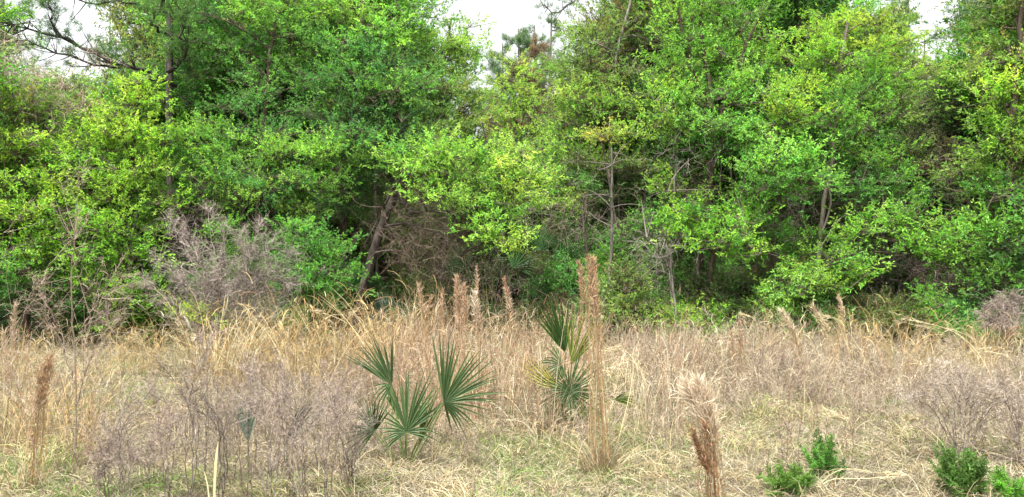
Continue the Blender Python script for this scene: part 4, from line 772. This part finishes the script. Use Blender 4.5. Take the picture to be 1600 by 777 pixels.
for i,(px,py,d,top) in enumerate(fs):
    b = G(px,d); ex = []
    for k in range(3): ex.append([b, at(px+r.uniform(-20,20),(top+777)/2,d), at(px+r.uniform(-45,45), top+r.uniform(0,70)*(k>0), d+r.uniform(-.1,.1))])
    dog_fennel(flabs.get(px,'feathery grey-mauve dead dog fennel in the veil before the golden grass'), b, ex, np.array(GREYM if i%2 else MAUVE)*r.uniform(.85,1.15), 10+i, nb=30, bl=.24, fine=22, fl=.020, low=.22, rise=1.0, w=.0029, stemr=.0042,
               group=None if px in flabs else 'grey dog fennel in the dead weed veil')
# right side
b = G(1502,5.9)
dog_fennel('spreading wispy pink-brown dead bush above a feathery green weed', b, [[b+r.normal(size=3)*.02,at(1500+dx*.45,640,5.9),at(1500+dx,585+abs(dx)*.35,5.9+r.uniform(-.2,.2))] for dx in (-95,-70,-45,-20,0,20,40,62,85,105)], (.235,.195,.16), 41, nb=30, bl=.33, fine=14, fl=.03, low=.3, rise=.8, w=.0035, name='dead_bush', cat='bush')
b = G(1590,5.7)
dog_fennel('thin pinkish dead weed at the picture edge above the low green weed', b, [[b,at(1592,680,5.7),at(1590+dx,600,5.7)] for dx in (-30,0,30)], (.235,.19,.155), 42, nb=34, bl=.3, fine=14, fl=.035, low=.2)
b = G(1578,12.2)
dog_fennel('pinkish brush-like dead weed bush at the wood edge', b, [[b,at(1575,520,12.2),at(x,y,12.2)] for x,y in ((1535,490),(1548,480),(1562,468),(1580,462),(1545,505),(1595,470))], (.25,.20,.17), 43, nb=50, bl=.35, fine=18, fl=.07, low=.35, rise=1.2, w=.007, name='dead_bush', cat='bush')
b = G(1460,9.8)
dog_fennel('bushy weed topped with fluffy white seedheads', b, [[b,at(1460,630,9.8),at(x,y,9.8+r.uniform(-.3,.3))] for x,y in ((1415,592),(1430,580),(1445,574),(1460,566),(1475,572),(1490,582),(1440,600),(1470,598),(1505,596),(1425,612))], (.52,.46,.38), 44, nb=34, bl=.22, fine=34, fl=.03, low=.66, rise=.8, w=.009, name='seedhead_bush', curl=.4)
# thin dark red weed stems
for i,(px,d,top,l) in enumerate([(1228,5.5,600,'straight dark red weed stem rising out of the low leafy green weed'),(1246,5.3,640,'shorter dark red weed stem beside the straight one'),(1288,5.7,590,'brown weed stem above the taller green weed'),(1330,5.9,610,'thin brown weed stem past the taller green weed'),(1352,8,585,'dark clustered weed stem near the small bright sprig'),(1535,6,655,'dark upright weed stem beside the spreading dead bush')]):
    b = G(px,d); dog_fennel(l, b, [[b,at(px+3,(top+740)/2,d),at(px+6,top,d)],[b,at(px-8,(top+760)/2,d),at(px-14,top+30,d)]], (.19,.12,.095), 50+i, nb=14, bl=.10, fine=6, fl=.02, low=.4, rise=1.5, stemr=.003, w=.003)
# pinkish dead vines at top left
def vines():
    rr = np.random.default_rng(71); b = G(30,14.6); o = thing('dead_vine','pinkish tangle of dead vines draped over the edge tree','vine',b); mb = MB(); st = MB()
    for (x,y,rx,rz,n) in [(20,110,.7,.35,200),(70,130,.7,.35,170),(30,165,.6,.3,140),(110,165,.6,.25,110),(5,75,.4,.3,80),(95,215,.5,.3,70),(140,90,.4,.2,40)]:
        dead_twigs(mb, rr, at(x,y,14.2), arr(rx,.5,rz), n, arr(.34,.26,.215), .45, .006)
    for x in (10,60,110):
        ribbons(st, smooth_path([b+rr.normal(size=3)*.1,at(x,300,14.0),at(x-10,130,14.1)],16)[None], np.full(16,.02), (.25,.18,.14), rng=rr)
    st.build('stems', TWIG, o, b); mb.build('branchlets', TWIG, o, b)
vines()

# ------------------------------------------------------------------ green weeds
def weed(label, px, py, d, wpx, hpx, seed, col=(.085,.17,.03), n=60, group=None):
    r = np.random.default_rng(seed+950); b = G(px,d); o = thing('leafy_weed', label, 'weed', b, group); st, lf = MB(), MB(); w = wpx/F*d/2; h = hpx/F*d
    B = b+r.normal(size=(n,3))*arr(w*.3,w*.3,0); E = b+np.stack([r.uniform(-1,1,n)*w, r.uniform(-1,1,n)*w, h*r.uniform(.25,1.15,n)],1); E[:,2] -= .3*h*(((E[:,0]-b[0])/w)**2)
    Q = bez(B,(B*.4+E*.6)+arr(0,0,.05)*h,E,6); tubes(st, Q, np.linspace(.003,.0015,6), (.12,.2,.05), 3)
    m = n*60; j = r.integers(0,n,m); k = r.uniform(.2,1,m)**.7*4.99; k0 = k.astype(int); fr = (k-k0)[:,None]; P = Q[j,k0]*(1-fr)+Q[j,k0+1]*fr
    D_ = nrm(r.normal(size=(m,3))+arr(0,0,.5)); leaves(lf, P, D_, r, L=.034, Wd=.0065, col=(arr(*col)*r.uniform(.5,1.6,(n,1)))[j]*r.uniform(.7,1.3,(m,1)), up=.6)
    st.build('stems', TWIG, o, b); lf.build('leaves', LEAF, o, b)
weed('rounded bright leafy green weed under the straight dark red stem', 1232, 784, 5.2, 84, 56, 1, n=110)
weed('taller feathery green weed in a dark gap of the thatch', 1292, 762, 5.6, 66, 76, 2, (.07,.19,.03))
weed('feathery green weed at the base of the spreading dead bush', 1500, 806, 5.1, 74, 92, 3, (.07,.15,.03), n=110)
weed('low green weed spilling in at the bottom picture corner', 1585, 800, 5.1, 84, 55, 4, (.10,.27,.03), n=90)
weed('small bright sprig low in the thatch beyond the straight dark red stem', 1388, 650, 8.2, 50, 26, 5, (.12,.27,.04), n=34)
weed('light green grassy tuft low between the two palmettos', 795, 668, 7.7, 50, 14, 6, (.16,.27,.06), n=34)
weed('small upright light green weed growing from the thatch past the picture edge brush', 1595, 590, 10, 30, 30, 7, (.14,.26,.04), n=20)
def flower():
    r = np.random.default_rng(5); b = G(86,7.6); o = thing('yellow_wildflower','yellow flowers low in the green thatch behind the rust-tan bluestem','flower',b); st, pt = MB(), MB(); n = 14
    E = b+np.stack([r.normal(size=n)*.12, r.normal(size=n)*.1, r.uniform(.1,.24,n)],1); tubes(st, bez(np.tile(b,(n,1)),(b+E)/2,E,4), [.002]*4, (.12,.2,.05), 3)
    P = np.repeat(E,7,0); a = np.tile(np.arange(7)*.9,n); leaves(pt, P, nrm(np.stack([np.cos(a),np.sin(a),np.full(7*n,.3)],1)), r, L=.014, Wd=.010, col=(.62,.52,.05))
    st.build('stems', TWIG, o, b); pt.build('petals', LEAF, o, b)
flower()

# ------------------------------------------------------------------ ground cover
def field(n, y0, y1, r, pw=1.6, margin=1.12):
    """points in the strip of field the camera sees, denser up close"""
    y = (y0**(1-pw)+(y1**(1-pw)-y0**(1-pw))*r.random(n))**(1/(1-pw)) if pw != 1 else y0*(y1/y0)**r.random(n)
    x = r.uniform(-1,1,n)*(800/F*margin)*y; return x, y
def patch(x, y, s, sc=1.0): return .5+.25*(np.sin(x*1.3*sc+s)+np.sin(y*1.7*sc+s*2.1)*np.cos(x*.7*sc-s))+.25*np.sin(x*3.1*sc+y*2.7*sc+s)*np.sin(y*4.1*sc-x*1.9*sc)
def scatter(name, label, cat, protos, P, rz, sc, idx):
    R = np.zeros((len(P),3)); R[:,2] = rz
    return tag(instancer(name, P, R, sc, idx, protos, DRY), label, cat, kind='stuff')
def proto(name, mb, mat=None):
    return bpy.data.objects.new(name, mb.mesh(name, mat or DRY))
def cover():
    r = np.random.default_rng(41)
    # matted thatch in ragged mats about a metre across
    pal = np.array([(.43,.37,.28),(.35,.30,.23),(.27,.22,.17),(.50,.44,.33),(.20,.15,.11),(.42,.37,.20),(.23,.29,.09)]); W_ = [[4,4,3,3,2,1.5,.7],[4,3,2,4,2,3,3],[3,4,4,2,3,1,.5],[2,3,1,3,1,4,5],[5,3,2,5,1,2,1]]
    pr = []
    for v in range(5):
        n = 4600; a = r.uniform(0,6.283,n); q = r.random(n)**.62*.62; B = np.stack([q*np.cos(a),q*np.sin(a),r.random(n)**2*.08],1)
        d = nrm(r.normal(size=(n,3))*arr(1,1,.38)+arr(0,0,.16)+nrm(r.normal(size=3)*arr(1,1,0))*.5); ln = r.uniform(.035,.15,n); pw = np.array(W_[v])/sum(W_[v])
        c = pal[r.choice(7,n,p=pw)]*r.uniform(.7,1.3,(n,1)); t = np.linspace(0,1,4)[None,:,None]
        P = B[:,None]+d[:,None]*ln[:,None,None]*t+arr(0,0,1)*(.22*ln)[:,None,None]*t*(1-t)*4*r.random((n,1,1)); P[...,:2] += (r.normal(size=(n,1,2))*.2*ln[:,None,None])*t**2
        mb = MB(); ribbons(mb, P, np.array([1,.9,.6,.15])*.0040, c, rng=r); pr.append(proto('thatch_mat', mb))
    P = []; y = 3.9
    while y < 17:
        sp = .36+.012*y; k = int(2*y*.65*1.15/sp); P += [(x, y) for x in np.linspace(-y*.65*1.15-.5, y*.65*1.15+.5, k)]; y += sp*.8
    P = np.array(P); P += r.normal(size=P.shape)*.12; n = len(P); P = P[(patch(P[:,0],P[:,1],9.0,1.6) < .72) | (r.random(n) < .25)]; n = len(P); P = np.column_stack([P, ground_z(P[:,0],P[:,1])-.01]); k = r.uniform(.85,1.15,n)+.02*P[:,1]
    g = patch(P[:,0],P[:,1],1.0); idx = np.where(g > .62, 3, np.where(g > .5, 1, np.where(g < .3, 2, r.choice([0,4],n)))); idx = np.where(r.random(n) < .3, r.integers(0,5,n), idx)
    scatter('thatch_grass','matted pale grey and straw thatch covering the field','grass', pr, P, r.uniform(0,6.283,n), np.column_stack([k,k,r.uniform(.7,1.3,n)]), idx)
    # short upright tufts, green in patches
    pr = []
    for v in range(8):
        n = 34; B = r.normal(size=(n,3))*arr(.045,.045,0); d = nrm(r.normal(size=(n,3))*arr(.5,.5,.1)+arr(0,0,1)); ln = r.uniform(.07,.22,n)
        cs = np.array([(.13,.26,.05),(.19,.30,.07),(.28,.35,.11),(.44,.42,.25)] if v < 4 else [(.54,.44,.27),(.46,.36,.22),(.58,.52,.36),(.36,.24,.14)]); c = cs[r.integers(0,4,n)]*r.uniform(.75,1.3,(n,1))
        mb = MB(); blades(mb, r, B, d, ln, np.array([1,.9,.6,.15])*.0052, c, .6, 4); pr.append(proto('grass_tuft', mb))
    n = 9000; x, y = field(n, 4.0, 16, r, 1.25); g = patch(x,y,1.0); g2 = patch(x,y,7.0,1.7); k = r.random(n) < .3+.7*(g > .5); x, y, g, g2 = x[k], y[k], g[k], g2[k]; n = len(x)
    green = r.random(n) < np.clip((g-.42)*2.2+(g2-.6),.05,.92); k = r.uniform(.7,1.3,n)*(1+.02*y)
    scatter('short_grass','short green and straw grass growing up through the thatch','grass', pr, np.column_stack([x,y,ground_z(x,y)]), r.uniform(0,6.283,n), np.column_stack([k,k,k*r.uniform(.7,1.3,n)]), np.where(green,r.integers(0,4,n),r.integers(4,8,n)))
    # knee-high fine dead weeds, mauve brown haze
    pr = []
    for v in range(6):
        n = 9; B = r.normal(size=(n,3))*arr(.05,.05,0); d = nrm(r.normal(size=(n,3))*arr(.2,.2,.05)+arr(0,0,1)); ln = r.uniform(.28,.6,n)
        pl_ = np.array([(.31,.25,.20),(.38,.30,.23),(.43,.37,.28),(.25,.185,.15)]); c = pl_[r.integers(0,4,n)]*r.uniform(.75,1.3,(n,1))
        mb = MB(); blades(mb, r, B, d, ln, np.array([1,.9,.7,.4])*.004, c, .12, 4)
        m = 26; f = r.uniform(.3,1,(n,m,1)); S0 = (B[:,None]+d[:,None]*ln[:,None,None]*f).reshape(-1,3); dd = nrm(np.repeat(d,m,0)*.8+r.normal(size=(n*m,3))*.7)
        l = r.uniform(.02,.10,(n*m,1)); ribbons(mb, bez(S0,S0+dd*l*.5,S0+dd*l+r.normal(size=S0.shape)*.012,3), np.array([1,.9,.5])*.0032, np.repeat(c,m,0)*r.uniform(.8,1.5,(n*m,1)), rng=r); pr.append(proto('dead_weed', mb))
    n = 3300; x, y = field(n, 6.0, 14.5, r, .6); px = 800+x/y*F; g = patch(x,y,4.0,.8)
    k = r.random(n) < np.clip(.1+1.1*(g-.35)+.4*(px > 960)-.3*(px < 330), .04, 1)*np.interp(px,[0,330,600,1000,1600],[.25,.5,.9,1,1]); k &= (r.random(n) < np.clip((y-6.5)/3.5,.12,1)) | (px < 960); k &= y < np.interp(px,[0,330,560,800,1000,1600],[11.5,12.5,14,14.5,14,13]); x, y = x[k], y[k]; n = len(x)
    k = r.uniform(.7,1.15,n)*np.interp(y,[6,9,15],[.8,1,1.1]); scatter('dead_weeds','knee-high haze of fine mauve-brown dead weed stems','weeds', pr, np.column_stack([x,y,ground_z(x,y)]), r.uniform(0,6.283,n), np.column_stack([k,k,k]), r.integers(0,6,n))
    # scattered taller single straws
    n = 3600; x, y = field(n, 5.5, 15, r, .9); B = np.stack([x,y,ground_z(x,y)],1); d = nrm(r.normal(size=(n,3))*arr(.2,.2,.05)+arr(0,0,1))
    mb = MB(); c = np.array(STRAW)[r.integers(0,5,n)]*r.uniform(.7,1.3,(n,1)); blades(mb, r, B, d, r.uniform(.3,.95,n)*np.interp(y,[5,9],[.55,1]), (.0026+.0002*y)[:,None]*np.array([1,.95,.85,.7,.5,.2]), c, .45, 6)
    tag(mb.build('straw_grass', DRY),'scattered single straw stalks standing over the thatch','grass',kind='stuff')
    # leaf litter under the trees
    n = 30000; x, y = field(n, 12.5, 24, r, .5); B = np.stack([x,y,ground_z(x,y)+r.random(n)*.04],1)
    mb = MB(); leaves(mb, B, nrm(r.normal(size=(n,3))*arr(1,1,.3)), r, L=.09, Wd=.045, col=np.array([(.20,.13,.08),(.14,.095,.06),(.27,.19,.12)])[r.integers(0,3,n)])
    tag(mb.build('leaf_litter', DRY),'brown fallen leaves on the shaded ground of the wood','leaves',kind='stuff')
cover()
tr = sum(len(m.polygons)*(1 if m.polygons and m.polygons[0].loop_total == 3 else 2) for m in bpy.data.meshes)
print('TRIS', tr, 'objects', len(bpy.data.objects))
